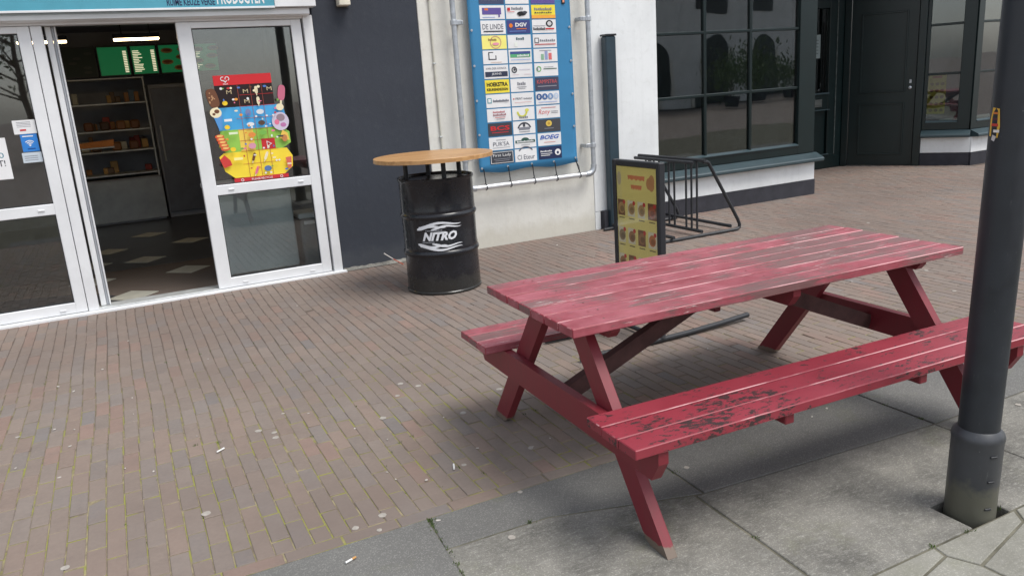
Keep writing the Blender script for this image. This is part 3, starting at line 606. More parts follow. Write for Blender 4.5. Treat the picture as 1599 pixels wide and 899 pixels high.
cards = [  # bottom row first; elements in card units (0..1, 0..1)
 [(DGR, [(RC, .03, .06, .94, .88, WHITE), (RC, .05, .10, .90, .80, DGR), (T, 'First Lady', .12, .52, .76, .28, WHITE), (RC, .15, .36, .7, .05, GRY), (RC, .2, .22, .6, .05, GRY)]), (WHITE, [(T, 'Cl Eteur', .1, .16, .8, .38, TXT), (RG, .5, .35, .4, .05, TXT, 40, 140)]), (NAVY, [(T, '--------', .08, .58, .5, .13, WHITE), (RC, .08, .42, .5, .05, WHITE), (RC, .08, .28, .4, .05, WHITE), (EL, .82, .5, .13, .26, WHITE), (EL, .82, .46, .05, .12, NAVY)])],
 [(WHITE, [(T, "PUR'SA", .16, .3, .68, .34, TXT), (RC, .3, .76, .4, .04, GRY), (RC, .14, .16, .72, .03, GRY)]), (WHITE, [(RC, .05, .38, .90, .22, S(50, 84, 74)), (EL, .5, .6, .18, .2, S(50, 84, 74)), (T, '--------------', .12, .42, .76, .14, WHITE), (RC, .3, .2, .4, .04, GRY)]), (WHITE, [(T, 'BOEG', .08, .5, .84, .34, BLU, .03, .3), (RC, .25, .24, .5, .05, S(220, 160, 150))])],
 [(DGR, [(T, 'BCS', .1, .42, .8, .36, RED, .03), (RC, .14, .24, .7, .05, RED)]), (WHITE, [(RG, .5, .25, .3, .06, DGR, 20, 160), (RC, .25, .3, .5, .22, GRY), (RC, .44, .55, .1, .3, DGR), (RC, .25, .14, .5, .05, GRY)]), (S(72, 72, 76), [(EL, .5, .66, .13, .24, S(220, 190, 90)), (EL, .5, .66, .06, .12, S(190, 150, 60)), (RC, .3, .24, .4, .06, GRY)])],
 [(WHITE, [(T, '----------', .24, .68, .5, .14, S(190, 110, 116)), (T, '----------', .24, .46, .54, .15, S(150, 90, 100)), (RC, .3, .3, .44, .05, S(206, 130, 130)), (RC, .36, .18, .34, .04, GRY)]), (WHITE, [(RG, .44, .66, .2, .08, S(206, 206, 80), 180, 360), (EL, .66, .74, .09, .13, S(216, 212, 100)), (T, '-----', .3, .12, .4, .2, GRY)]), (WHITE, [(T, 'Rony', .08, .2, .5, .5, S(214, 96, 96), 0, .3), (RC, .2, .8, .62, .05, S(206, 130, 130)), (RC, .62, .5, .3, .04, GRY), (RC, .62, .38, .3, .04, GRY)])],
 [(WHITE, [(RC, .05, .34, .17, .4, S(80, 150, 160)), (RC, .08, .41, .11, .27, WHITE), (T, '---------------', .28, .42, .66, .18, TXT)]), (WHITE, [(EL, .1, .56, .03, .06, RED), (T, 'PRINT', .18, .48, .32, .18, TXT), (T, '----------', .54, .5, .38, .12, GRY), (RC, .12, .26, .76, .03, S(200, 140, 140))]), (WHITE, [(EL, .14, .6, .12, .25, S(54, 88, 140)), (EL, .38, .6, .12, .25, S(74, 108, 160)), (EL, .62, .6, .12, .25, S(120, 150, 190)), (EL, .86, .6, .11, .25, S(190, 204, 222)), (T, 'D', .10, .48, .08, .24, WHITE, .03), (T, 'A', .33, .48, .1, .24, WHITE, .03), (T, 'B', .58, .48, .08, .24, WHITE, .03), (T, 'O', .82, .48, .08, .24, WHITE, .03), (RC, .1, .16, .8, .04, LBL)])],
 [(YEL, [(T, 'HOEKSTRA', .07, .5, .86, .32, BLK, .035), (T, 'KEUKENDEZIGN', .07, .18, .86, .2, BLK, .03)]), (WHITE, [(T, '-----', .3, .5, .38, .24, GRY, 0, .3), (RC, .28, .34, .42, .04, GRY), (RC, .34, .22, .3, .04, GRY)]), (S(70, 72, 92), [(T, 'KAMPSTRA', .08, .52, .84, .3, S(206, 96, 96)), (RC, .1, .28, .8, .07, S(150, 150, 160))])],
 [(WHITE, [(T, 'VAN DER HONCK', .08, .68, .84, .16, TXT), (RC, .04, .14, .92, .38, S(52, 58, 78)), (T, 'JEANS', .3, .23, .4, .2, WHITE)]), (WHITE, [(RG, .2, .58, .1, .05, DGR), (EL, .21, .6, .05, .1, DGR), (RC, .4, .56, .5, .05, S(206, 204, 216)), (RC, .1, .2, .3, .04, S(220, 200, 206)), (RC, .62, .2, .3, .04, S(220, 200, 206))]), (WHITE, [(RG, .18, .56, .09, .04, S(120, 180, 110)), (RC, .1, .42, .05, .3, GRY), (RC, .38, .52, .56, .07, S(86, 110, 96)), (RC, .4, .68, .4, .03, GRY)])],
 [(WHITE, [(RC, .22, .3, .32, .58, DGR), (RC, .26, .37, .24, .44, WHITE), (RC, .42, .62, .14, .3, WHITE), (RC, .3, .1, .45, .04, S(220, 190, 170))]), (WHITE, [(RC, .06, .42, .88, .42, S(90, 170, 120)), (RC, .06, .66, .88, .2, S(70, 84, 140)), (T, '----------', .3, .47, .58, .16, WHITE), (RC, .08, .22, .84, .04, LBL)]), (WHITE, [(RC, .3, .16, .12, .44, S(140, 180, 150)), (RC, .46, .16, .12, .66, S(150, 160, 200)), (RC, .62, .16, .13, .5, S(214, 110, 110)), (RC, .24, .84, .5, .04, GRY)])],
 [(S(240, 232, 130), [(RG, .55, .5, .22, .03, S(200, 150, 130)), (T, '--------', .26, .62, .34, .16, S(150, 120, 80), 0, .3), (EL, .55, .38, .14, .1, S(226, 150, 170))]), (WHITE, [(T, '----', .36, .62, .36, .2, S(70, 100, 110), .01), (RC, .28, .14, .12, .32, S(232, 236, 228))]), (WHITE, [(RC, .06, .34, .18, .4, DGR), (RC, .09, .4, .12, .28, WHITE), (T, '--------', .28, .46, .66, .16, GRY), (RC, .06, .2, .88, .08, S(196, 106, 106))])],
 [(WHITE, [(T, 'DE LINDE', .07, .36, .84, .38, TXT), (RC, .1, .16, .8, .09, DGR)]), (S(64, 72, 128), [(RG, .5, .5, .001, .001, WHITE), (EL, .17, .6, .08, .16, ORG), (T, 'DGV', .36, .5, .5, .3, WHITE, .04), (RC, .4, .32, .44, .06, ORG), (RC, .1, .16, .7, .04, LBL)]), (WHITE, [(EL, .72, .7, .15, .26, BLK), (EL, .72, .7, .09, .16, S(206, 206, 206)), (T, '----------', .04, .22, .5, .2, DGR), (RC, .55, .26, .36, .1, RED), (RC, .04, .52, .5, .04, GRY)])],
 [(WHITE, [(RC, .1, .34, .76, .48, VIO), (RC, .2, .64, .42, .14, ORG), (RC, .74, .14, .06, .2, VIO), (RC, .1, .12, .5, .04, LBL)]), (WHITE, [(T, 'Hoekstra', .24, .66, .5, .2, GRY, 0, .2), (RC, .06, .6, .12, .22, RED), (EL, .66, .38, .2, .16, BLK), (EL, .58, .3, .07, .12, BLK), (EL, .8, .46, .1, .1, DGR), (RC, .06, .5, .3, .05, S(220, 140, 140))]), (YEL, [(RC, .0, .0, 1, .25, S(240, 170, 70)), (T, '----------', .12, .6, .74, .2, GRY), (T, '--------', .12, .38, .74, .1, DGR)])],
 [(S(66, 74, 104), [(RC, .1, .3, .7, .1, WHITE)]), (WHITE, [(RC, .2, .4, .6, .1, GRY)]), (VIO, [(RC, .2, .3, .6, .12, WHITE)])],
 [(WHITE, [(RC, .2, .4, .6, .1, GRY)]), (WHITE, [(RC, .2, .4, .6, .1, BLU)]), (WHITE, [(RC, .2, .4, .6, .1, RED)])]]
ILLEGIBLE = {'-'*k for k in range(4, 16)} | {'Hoekstra'}
for r_, row in enumerate(cards):
    for c_, (bgc, els) in enumerate(row):
        a0, cw = cols[c_]; b0 = .060+r_*.1308; ch = .1195; b0 -= .012*a0
        fn = (lambda a0, b0: lambda a, b, d: (a0+a*cw, bany(a0+a*cw, b0+b*ch)-.0022-d, b0+b*ch-.012*(a*cw)))(a0, b0)
        q = MB(); 
        for i in range(5):
            for j in range(3): q.v.append(fn(i/4, j/2, 0))
        for i in range(4):
            for j in range(2): k = i*3+j; q.f.append((k, k+3, k+4, k+1)); q.m.append(0)
        co = q.build('sponsor_card', flat(bgc), bn); pr = Print(lambda a, b, d, fn=fn: fn(a, b, d*1.0), .0015, .0003)
        for e in els:
            if e[0] == T and e[1] in ILLEGIBLE:      # too blurred to read in the photograph: only the rhythm of the letters
                n_ = len(e[1])
                for k in range(n_): pr.rect(e[2]+e[4]*k/n_, e[3], e[4]/n_*.72, e[5]*(.75 if k % 3 else 1), e[6])
            elif e[0] == T: pr.text(e[1], e[2], e[3], e[4], e[5], e[6], *(e[7:]))
            elif e[0] == RC: pr.rect(*e[1:])
            elif e[0] == EL: pr.ell(*e[1:], 16)
            elif e[0] == RG:
                _, a, b, ra, t, c, *an = e; a0_, a1_ = an if an else (0, 360); n_ = 14; A = [R(a0_+(a1_-a0_)*k/n_) for k in range(n_+1)]; pr.d += .0003; mi = pr.mi(c)
                pr.mb.add([fn(a+rr*math.cos(x), b+rr*2.0*math.sin(x), pr.d) for x in A for rr in (ra-t/2, ra+t/2)], [(2*k, 2*k+1, 2*k+3, 2*k+2) for k in range(n_)], mi)
        pr.build('lettering', co)
MB().bbox(.44, .475, -.012, -.004, 1.49, 1.55, .003).build('tag', 'black', bn); Print(facing(-.0125)).rect(.447, 1.502, .02, .034, S(226, 150, 120)).build('tag_label', bn)
for sx_ in (-1, 1):
    for k in range(9): MB().lathe([(.011, 0), (.011, .004), (.005, .005)], 12).build('grommet', 'zinc', bn, True, loc=(sx_*(bw-.022), -.006+bany(sx_*bw, .05+.31*k), .04+.31*k), rot=(R(90), 0, 0))
for k, a in enumerate((-.5, -.24, .02, .27, .513)):
    zt = .03-.012*a; MB().lathe([(.011, 0), (.011, .004), (.005, .005)], 12).build('grommet', 'zinc', bn, True, loc=(a, -.006+bany(a, .03), zt), rot=(R(90), 0, 0)) if k not in (0, 4) else None
    xs = a+(.03 if k == 4 else .008)
    zr = -.135
    MB().tube([(a, -.014, zt), (a+.004, -.02, zt-.03), (xs-.004, -.022, zt-.07), (xs, -.030, zr+.03), (xs, -.052, zr+.012), (xs, -.055, zr-.014), (xs, -.024, zr-.0285), (xs-.004, .0055, zr-.01), (xs-.004, .003, zr+.02), (xs-.002, -.026, zr+.036), (a+.003, -.012, zt-.02)], .0045, 6).build('bungee', 'blackmat', bn, True)
# ================================================================== white pub with dark green joinery
pb = thing('white_pub', 'white rendered pub with dark green paned shop window and recessed doorway', 'building', (0, 0, 0))
MB().bbox(4.331, 5.155, -.004, .30, .186, 5.5, .004).build('wall', 'whitewall', pb)
MB().bbox(4.40, 5.155, -.022, .28, -.02, .184, .004).build('plinth', 'plinth', pb); MB().bbox(4.331, 4.398, .0, .28, -.02, .184, .003).build('wall_foot', 'whitewall', pb)
def bay(tf, w_, posts, mull, parent_plinth_end, interior=True):
    """one run of shop window: tf maps local (along, out, z); out is negative towards the street"""
    pass
ZB = [.615, 1.262, 1.918, 2.56, 3.2]
def window_run(x0, x1, divs, mat=Matrix(), ends=(0, 0), name='shop_window'):
    """glazed front on stall riser, local x along the front, -y towards the street"""
    t = lambda mb: mb
    def B(*a, b=.004, mi=0): return MB().bbox(*a, b=b, mat=mat, mi=mi)
    MB().bbox(x0, x1, -.004, .22, -.02, .176, .003, mat=mat).build('plinth', 'plinth', pb)
    MB().bbox(x0, x1+ends[1]*-.012, .0, .22, .178, .392, .003, mat=mat).build('stall_riser', 'whitewall', pb)
    sp = [(-.085, .395), (-.095, .405), (-.095, .428), (-.085, .440), (.03, .492), (.22, .494), (.22, .395)]
    MB().prism(sp, x0-ends[0]*.0, x1+ends[1]*.045, 'x', mat=mat).build('sill', 'teal', pb)
    wn = MB(); 
    wn.bbox(x0, x1, .03, .12, .496, ZB[0]-.014, .004, mat=mat)
    wn.bbox(x0, divs[0], .028, .12, .497, 3.3, .004, mat=mat).bbox(divs[-1], x1, .028, .12, .497, 3.3, .004, mat=mat).bbox(divs[0], divs[-1], .03, .12, 3.2, 3.3, .004, mat=mat)
    wo = wn.build('window', 'green', pb)
    for d in divs[1:-1]: MB().bbox(d-.018, d+.018, .042, .10, ZB[0]-.015, 3.2, .006, mat=mat).build('mullion', 'green', wo)
    for z in ZB[1:-1]: MB().bbox(divs[0], divs[-1], .045, .098, z-.016, z+.016, .006, mat=mat).build('glazing_bar', 'green', wo)
    MB().prism([(.016, ZB[0]-.02), (.016, ZB[0]-.012), (.06, ZB[0]+.006), (.09, ZB[0]+.006), (.09, ZB[0]-.02)], divs[0], divs[-1], 'x', mat=mat).build('bottom_bead', 'teal', wo)
    for i in range(len(divs)-1):
        for j in range(len(ZB)-1):
            jit = Matrix.Translation(Vector((0, 0, 0)))@Matrix.Rotation(random.uniform(-.006, .006), 4, 'Z')@Matrix.Rotation(random.uniform(-.004, .004), 4, 'X')
            c = Vector(((divs[i]+divs[i+1])/2, .07, (ZB[j]+ZB[j+1])/2)); hw, hh = (divs[i+1]-divs[i])/2-.002, (ZB[j+1]-ZB[j])/2-.002
            MB().bbox(-hw, hw, -.002, .002, -hh, hh, .0005, mat=mat@Matrix.Translation(c)@jit).build('pane', 'glassd', wo)
    return wo
window_run(5.157, 7.46, (5.165, 5.83, 6.477, 7.20), ends=(0, 1))
MB().bbox(7.335, 7.455, .125, 1.58, .0, 3.3, .004).build('porch_side', 'green', pb)
MB().box(4.6, 7.33, 3.0, 3.1, 0, 3.3).box(4.6, 4.7, .3, 3.0, 0, 3.3).box(7.30, 7.333, .25, 3., 0, 3.3).box(4.6, 7.33, .26, 3.0, 3.3, 3.4).box(4.7, 7.3, .25, 3.0, -.02, .0).build('pub_interior', 'dkint', pb)
MB().box(4.6, 11.8, .02, .3, 3.302, 5.5).build('wall', 'whitewall', pb)
MB().box(7.34, 10.9, .3, 1.7, 3.0, 3.1).build('porch_ceiling', 'whitewall', pb)
# porch back: glazed side light with letter slot
pk = MB().bbox(7.457, 9.0, 1.59, 1.70, 0, 3.0, .004).bbox(9.0, 9.745, 1.6, 1.70, 0, .19, .004).bbox(9.42, 9.745, 1.602, 1.7, .192, 3.0, .004).bbox(9.0, 9.418, 1.604, 1.7, .86, 1.09, .004).bbox(9.0, 9.418, 1.603, 1.7, 2.26, 3.0, .004).build('side_light', 'green', pb)
MB().bbox(9.0, 9.418, 1.64, 1.69, .193, .858, .01).build('lower_panel', 'green', pk); MB().box(9.0, 9.418, 1.65, 1.656, 1.092, 2.258).build('pane', 'glassd', pk)
MB().bbox(9.0, 9.42, 1.575, 1.60, 1.075, 1.10, .004).bbox(9.0, 9.44, 1.575, 1.6, .845, .862, .004).bbox(9.0, 9.44, 1.575, 1.6, .2, .215, .004).build('moulding', 'teal', pk)
MB().bbox(9.03, 9.29, 1.588, 1.603, .90, 1.01, .004).bbox(9.05, 9.27, 1.582, 1.589, .925, .985, .003).build('letter_slot', pm('letter_slot_metal', S(96, 100, 98), .4, .5, .4), pk)
MB().bbox(9.560, 9.575, 1.594, 1.604, .2, 2.9, .002).build('seam', pm('worn_edge', S(84, 92, 90), .5, var=.4, scale=20), pk)
pn = thing('paper_notice', 'grey printed sign behind the porch side light glass', 'notice', (9.14, 1.644, 1.585)); p = Print(facing(0)); p.rect(-.14, 0, .28, .325, S(128, 140, 140))
for q in range(5): p.rect(-.1, .06+.045*q, .2, .016, S(88, 98, 100))
p.build('print', pn)
pn = thing('paper_notice', 'white sheet of paper below the grey sign in the porch', 'notice', (9.10, 1.644, 1.215)); p = Print(facing(0)); p.rect(-.075, 0, .15, .34, WHITE)
for q in range(6): p.rect(-.03, .06+.04*q, .07, .008, GRY)
p.build('print', pn)
MB().box(8.2, 9.95, 3.0, 3.1, 0, 3.0).box(8.2, 8.3, 1.71, 3.0, 0, 3.0).box(9.85, 9.95, 1.76, 3.0, 0, 3.0).box(8.3, 9.85, 1.71, 3.0, 2.95, 3.0).box(8.3, 9.85, 1.71, 3.0, -.03, 0).build('hall_interior', 'dkint', pb)
# splayed door and right-hand bay
A, Bv = Vector((9.74, 1.58, 0)), Vector((10.61, .18, 0)); ux = (Bv-A).normalized()
SM = Matrix.Translation(A)@Matrix(((ux.x, -ux.y, 0, 0), (ux.y, ux.x, 0, 0), (0, 0, 1, 0), (0, 0, 0, 1)))   # local x along the splay, -y towards the street
dr = MB().bbox(.06, .93, .0, .05, .01, 2.9, .004, mat=SM).build('door', 'green', pb)
MB().bbox(-.03, .055, -.03, .1, .0, 3., .004, mat=SM).bbox(.935, 1.03, -.03, .1, 0, 3., .004, mat=SM).build('door_frame', 'green', pb)
for z0_, z1_ in ((1.045, 2.15), (.16, .90)):
    fm = MB().bbox(.19, .215, -.012, .002, z0_, z1_, .004, mat=SM).bbox(.775, .80, -.012, .002, z0_, z1_, .004, mat=SM).bbox(.215, .775, -.012, .002, z0_, z0_+.025, .004, mat=SM).bbox(.215, .775, -.012, .002, z1_-.025, z1_, .004, mat=SM).build('panel_moulding', 'green', dr)
MB().lathe([(.012, 0), (.022, .01), (.022, .03), (.01, .036)], 14).build('door_knob', 'zinc', dr, True, loc=SM@Vector((.86, -.0, 1.1)), rot=(R(90), 0, math.atan2(ux.y, ux.x)))
MB().bbox(.845, .875, -.006, .002, 1.16, 1.21, .002, mat=SM).build('lock_plate', 'zinc', dr)
window_run(1.033, 1.645, (1.075, 1.47), mat=SM, ends=(0, 0))
FM = Matrix.Translation(Vector((10.62, .165, 0)))
window_run(.0, 2.2, (.12, .62, 1.12, 1.62, 2.12), mat=FM)
MB().box(10.75, 13.0, 1.8, 1.9, 0, 3.3).box(12.83, 12.93, .4, 1.8, 0, 3.3).box(9.9, 12.9, .5, 1.9, 3.3, 3.4).box(10.5, 12.8, .5, 1.8, -.02, 0).build('bay_interior', 'dkint', pb)
mn = thing('yellow_menu', 'yellow picture menu hanging inside the bay window', 'menu', SM@Vector((1.19, .085, .715)), math.atan2(ux.y, ux.x)); p = Print(facing(0)); p.rect(-.11, 0, .225, .555, S(226, 210, 96)); p.rect(-.06, .49, .12, .03, S(206, 96, 70))
for q in range(5):
    for h in range(3): p.ell(-.06+.065*h, .05+.09*q, .024, .022, S(120, 96, 50), 12)
p.build('print', mn); box('backing', 'paper', mn, -.112, .114, .0, .004, -.002, .557, b=.001)
box('window_ledge', 'paper', pb, 10.65, 11.95, .47, .70, .59, .619)
for k, (c, lab) in enumerate(((RED, 'red bottle on the bay window ledge beside the yellow menu'), (WHITE, 'white bottle standing between two red bottles in the bay window'), (RED, 'red bottle on the far side of the white bottle in the bay window'))):
    bo_ = MB().lathe([(.04, 0), (.042, .02), (.042, .16), (.015, .22), (.015, .27)], 14).build('bottle', flat(c, .2), None, True, loc=(10.95+.1*k, .55, .62)); tag(bo_, lab, 'bottle', 'bottles on the bay window ledge')
# downpipe
dp = thing('downpipe', 'flat dark teal downpipe standing against the white wall', 'downpipe', (4.52, 0, 0)); MB().bbox(-.062, .062, -.115, -.024, .0, 1.915, .012).build('pipe', pm('dark_teal_pipe', S(44, 62, 72), .4, var=.12), dp); box('cap', 'black', dp, -.066, .066, -.119, -.02, 1.916, 1.935); box('shoe', 'plinth', dp, -.115, -.064, -.06, -.024, .0, .19)
# ================================================================== barrel table
bt = thing('barrel_table', 'bar table made of a black oil drum with a round varnished wooden top', 'table', (2.172, -1.135, 0))
def ribbed():
    pr = [(.270, .0), (.2925, .0), (.2955, .006), (.2955, .016), (.2895, .022)]
    for zc in (.315, .60):
        pr += [(.2865, zc-.035), (.287, zc-.022), (.2965, zc-.010), (.2985, zc), (.2965, zc+.010), (.287, zc+.022), (.2895, zc+.036), (.2865, zc+.048)]
    pr += [(.2865, .85), (.2925, .862), (.2955, .868), (.2955, .88), (.290, .884), (.283, .88), (.280, .866), (.02, .862)]
    return pr
MB().lathe(ribbed(), 72).build('drum', 'drum', bt, True)
MB().lathe([(.02, 0), (.028, .003), (.028, .012), (.02, .015)], 16, (.16, -.12)).build('bung', 'blackmat', bt, True, loc=(0, 0, .862))
for a, b in ((-.20, .10), (.008, -.17), (.225, .05), (.03, .225)): MB().tube([(a, b, .86), (a, b, 1.012)], .018, 12).build('post', 'blackmat', bt, True)
MB().bbox(-.24, .26, -.03, .03, 1.000, 1.012, .002).bbox(-.03, .03, -.2, .26, .988, .9995, .002).build('cross_bar', 'blackmat', bt)
tt = thing('x', 'x', 'x'); bpy.data.objects.remove(tt)
Rt = .459; ed = [-Rt, -.285, -.1, .09, .275, Rt]; ta = R(-14)
for k in range(5):
    a, b = ed[k]+.0006, ed[k+1]-.0006; pts = []; n_ = 26
    t0, t1 = math.acos(max(-1, min(1, b/Rt))), math.acos(max(-1, min(1, a/Rt)))
    up_ = [(Rt*math.sin(t0+(t1-t0)*i/n_), Rt*math.cos(t0+(t1-t0)*i/n_)) for i in range(n_+1)]; up_ = [q for q in up_]
    dn = [(-x_, y_) for x_, y_ in reversed(up_)]; poly = up_+dn; cl = []
    for q in poly:
        if not cl or math.hypot(q[0]-cl[-1][0], q[1]-cl[-1][1]) > .0015: cl.append(q)
    if math.hypot(cl[0][0]-cl[-1][0], cl[0][1]-cl[-1][1]) < .0015: cl.pop()
    MB().prism(cl, 1.0125, 1.043, 'z', .003).build('top_plank', 'wood', bt, rot=(0, 0, ta))
# decal wrapped on the drum, facing the street
th0 = math.atan2(CAM.y+1.135, CAM.x-2.172)
def cyl(a, b, d): t = th0+(a-.012)/.2925; r_ = .2897+d; return (r_*math.cos(t), r_*math.sin(t), b)
dc_ = Print(cyl, .0012, .0002); WD = S(226, 228, 232)
dc_.text('NITRO', -.130, .423, .272, .068, WD, .05, .35)
def flame(z, flip, x0=-.170):
    for k, (xa, xb, zo, amp, wd_) in enumerate(((0, .23, 0, .010, .030), (.04, .355, .020, .012, .022), (.115, .355, -.004, .010, .019))):
        n_ = 16; pts = []; ws = []
        for i in range(n_+1):
            t = i/n_; pts.append((x0+xa+(xb-xa)*t, z+flip*(zo+amp*math.sin(t*6.3-1.2)+.012*t))); ws.append(wd_*(math.sin(min(1, t*3+.25)*1.57))*(1-t)**.55+.0008)
        dc_.band(pts, ws, WD)
    dc_.poly([(x0-.006, z-.016*flip), (x0+.02, z+.012*flip), (x0+.05, z+.012*flip), (x0+.04, z-.002*flip), (x0+.012, z-.006*flip)][::(1 if flip > 0 else -1)], WD)
flame(.520, 1); flame(.388, -1)
[dc_.rect(-.10+.012*k, .498, .009, .007, S(150, 152, 158)) for k in range(11)]; [dc_.rect(-.13+.012*k, .410, .009, .007, S(150, 152, 158)) for k in range(8)]; dc_.build('logo_decal', bt)
# ================================================================== picnic table
pt = thing('picnic_table', 'weathered red wooden picnic table with attached benches and flaking paint', 'picnic table', (1.251, -4.7178, 0), R(-1.863))
L, Wt, HT, HS, TH, SW, SO = 1.9125, .7425, .7232, .4342, .033, .3006, .0577
MC = Wt/2
def plank(v0, v1, z, name, m, ext=(0, 0)):
    mb = MB().bbox(0, L+ext[1]-ext[0], -(v1-v0)/2, (v1-v0)/2, -TH, 0, .0028, 0, 1)
    o = mb.build(name, [m, 'red_edge'], pt, loc=(ext[0], (v0+v1)/2, z+random.uniform(-.0015, .001)), rot=(random.gauss(0, .006), 0, random.gauss(0, .0006))); return o
for k in range(7):
    w_ = Wt/7; plank(k*w_+.003, (k+1)*w_-.003, HT, 'top_plank', 'red_top', (random.uniform(-.003, .003), random.uniform(-.004, .004)))
for k in range(3):
    w_ = SW/3; plank(-SO-SW+k*w_+.0025, -SO-SW+(k+1)*w_-.0025, HS, 'seat_plank', 'red_seat', (random.uniform(-.003, .003), .05+random.uniform(-.003, .003)))
for k in range(3):
    w_ = SW/3; plank(Wt+SO+k*w_+.0025, Wt+SO+(k+1)*w_-.0025, HS, 'seat_plank', 'red_top', (random.uniform(-.003, .003), random.uniform(-.003, .003)))
for side in (0, 1):
    U = (lambda u: u) if side == 0 else (lambda u: L-u)
    u0, u1 = sorted((U(.130), U(.170)))
    for sg in (1, -1):
        V = (lambda v: v) if sg == 1 else (lambda v: Wt-v)
        zt = HT-TH-.0015; sl_ = .752
        poly = [(V(-.326), .0), (V(-.228), .0), (V(-.208+sl_*.012), .012), (V(-.326+.122+sl_*zt), zt), (V(-.326+sl_*zt), zt), (V(-.326+sl_*.02), .020)]
        MB().prism(poly, u0, u1, 'x', .003).build('leg', 'red_leg', pt)
    b0, b1 = sorted((U(.0885), U(.1285))); zb0, zb1 = .288, HS-TH-.0015
    bp_ = [(-.345, zb1), (-.345, zb1-.045), (-.305, zb0), (Wt+.305, zb0), (Wt+.345, zb1-.045), (Wt+.345, zb1)]
    MB().prism(bp_, b0, b1, 'x', .003).build('cross_beam', 'red_leg', pt)
    c0, c1 = sorted((U(.1715), U(.2115))); MB().prism([(.045, HT-TH-.0015), (.045, HT-TH-.022), (.065, HT-TH-.045), (Wt-.065, HT-TH-.045), (Wt-.045, HT-TH-.022), (Wt-.045, HT-TH-.0015)], c0, c1, 'x', .003).build('batten', 'red_leg', pt)
    # diagonal brace from the beam to the middle of the top
    pa, pbr = (U(.1295), .325), (U(.90), HT-TH-.004); dx, dz = pbr[0]-pa[0], pbr[1]-pa[1]; l_ = math.hypot(dx, dz); nx_, nz_ = -dz/l_*.033, dx/l_*.033
    if nz_ < 0: nx_, nz_ = -nx_, -nz_
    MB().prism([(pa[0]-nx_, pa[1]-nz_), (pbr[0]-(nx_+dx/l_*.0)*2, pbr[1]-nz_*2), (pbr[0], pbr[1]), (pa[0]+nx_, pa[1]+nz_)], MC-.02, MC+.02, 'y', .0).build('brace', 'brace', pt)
MB().prism([(.02, HT-TH-.0015), (.02, HT-TH-.03), (.05, HT-TH-.07), (Wt-.05, HT-TH-.07), (Wt-.02, HT-TH-.03), (Wt-.02, HT-TH-.0015)], L/2-.02+.04, L/2+.02+.04, 'x', .003).build('batten', 'red_leg', pt)
for u_ in (.62, 1.26):
    for va, vb in ((-SO-SW+.015, -SO-.015), (Wt+SO+.015, Wt+SO+SW-.015)): MB().bbox(u_-.02, u_+.02, va, vb, HS-TH-.040, HS-TH-.0015, .004).build('seat_cleat', 'red_leg', pt)
for u_ in (.15, .19, L/2, L-.15):
    for k in range(7): MB().lathe([(.0045, 0), (.004, .0008)], 10).build('screw', pm('rusty_screw', S(110, 90, 82), .5, .5, .5) if 'screw' not in mt else mt['screw'], pt, loc=(u_, (k+.5)*Wt/7, HT+.0003)); mt['screw'] = pt.children[-1].data.materials[0]
# ================================================================== lamp post
lp = thing('lamp_post', 'dark grey steel lamp post with a thicker foot sleeve sunk in the paving', 'lamp post', (2.419, -5.362, 0))
lp.rotation_euler = (R(.8), R(.8), 0)
MB().lathe([(.0625, .285), (.0625, 1.6), (.058, 3.2), (.05, 4.6)], 40).build('shaft', 'post', lp, True)
MB().lathe([(.079, -.10), (.079, .270), (.081, .276), (.081, .286), (.077, .297), (.0632, .312), (.0632, .30)], 40).build('foot_sleeve', 'postbase', lp, True)
MB().lathe([(.03, 4.6), (.17, 4.62), (.20, 4.70), (.15, 4.9), (.03, 4.95)], 24).build('lantern', 'postbase', lp, True)
ca_ = math.atan2(CAM.y+5.362, CAM.x-2.419)
for k, zz in enumerate((.235, .145, .045)):
    t = ca_+R(40); MB().bbox(-.012, .012, -.003, .002, -.004, .004, .0015).build('screw_slot', 'black', lp, loc=(.0792*math.cos(t), .0792*math.sin(t), zz), rot=(0, 0, t+R(90)))
tb = ca_-R(50)
def cyl2(a, b, d): t = tb+a/.0625; return ((.0628+d)*math.cos(t), (.0628+d)*math.sin(t), b)
sk = Print(lambda a, b, d: cyl2(a, b-.028, d), .0008, .0002)
sk.poly([(-.018, 1.30), (.016, 1.296), (.02, 1.33), (.014, 1.382), (-.012, 1.385), (-.02, 1.35)], S(222, 178, 70)); sk.rect(-.012, 1.33, .026, .008, S(196, 70, 60)); sk.rect(-.01, 1.348, .03, .006, S(90, 50, 60)); sk.poly([(-.006, 1.29), (.006, 1.285), (.012, 1.30), (-.002, 1.305)], S(200, 196, 196)); sk.rect(-.008, 1.366, .018, .006, S(206, 120, 60)); sk.rect(.0, 1.312, .02, .008, S(230, 226, 220))
sk.build('torn_sticker', lp)
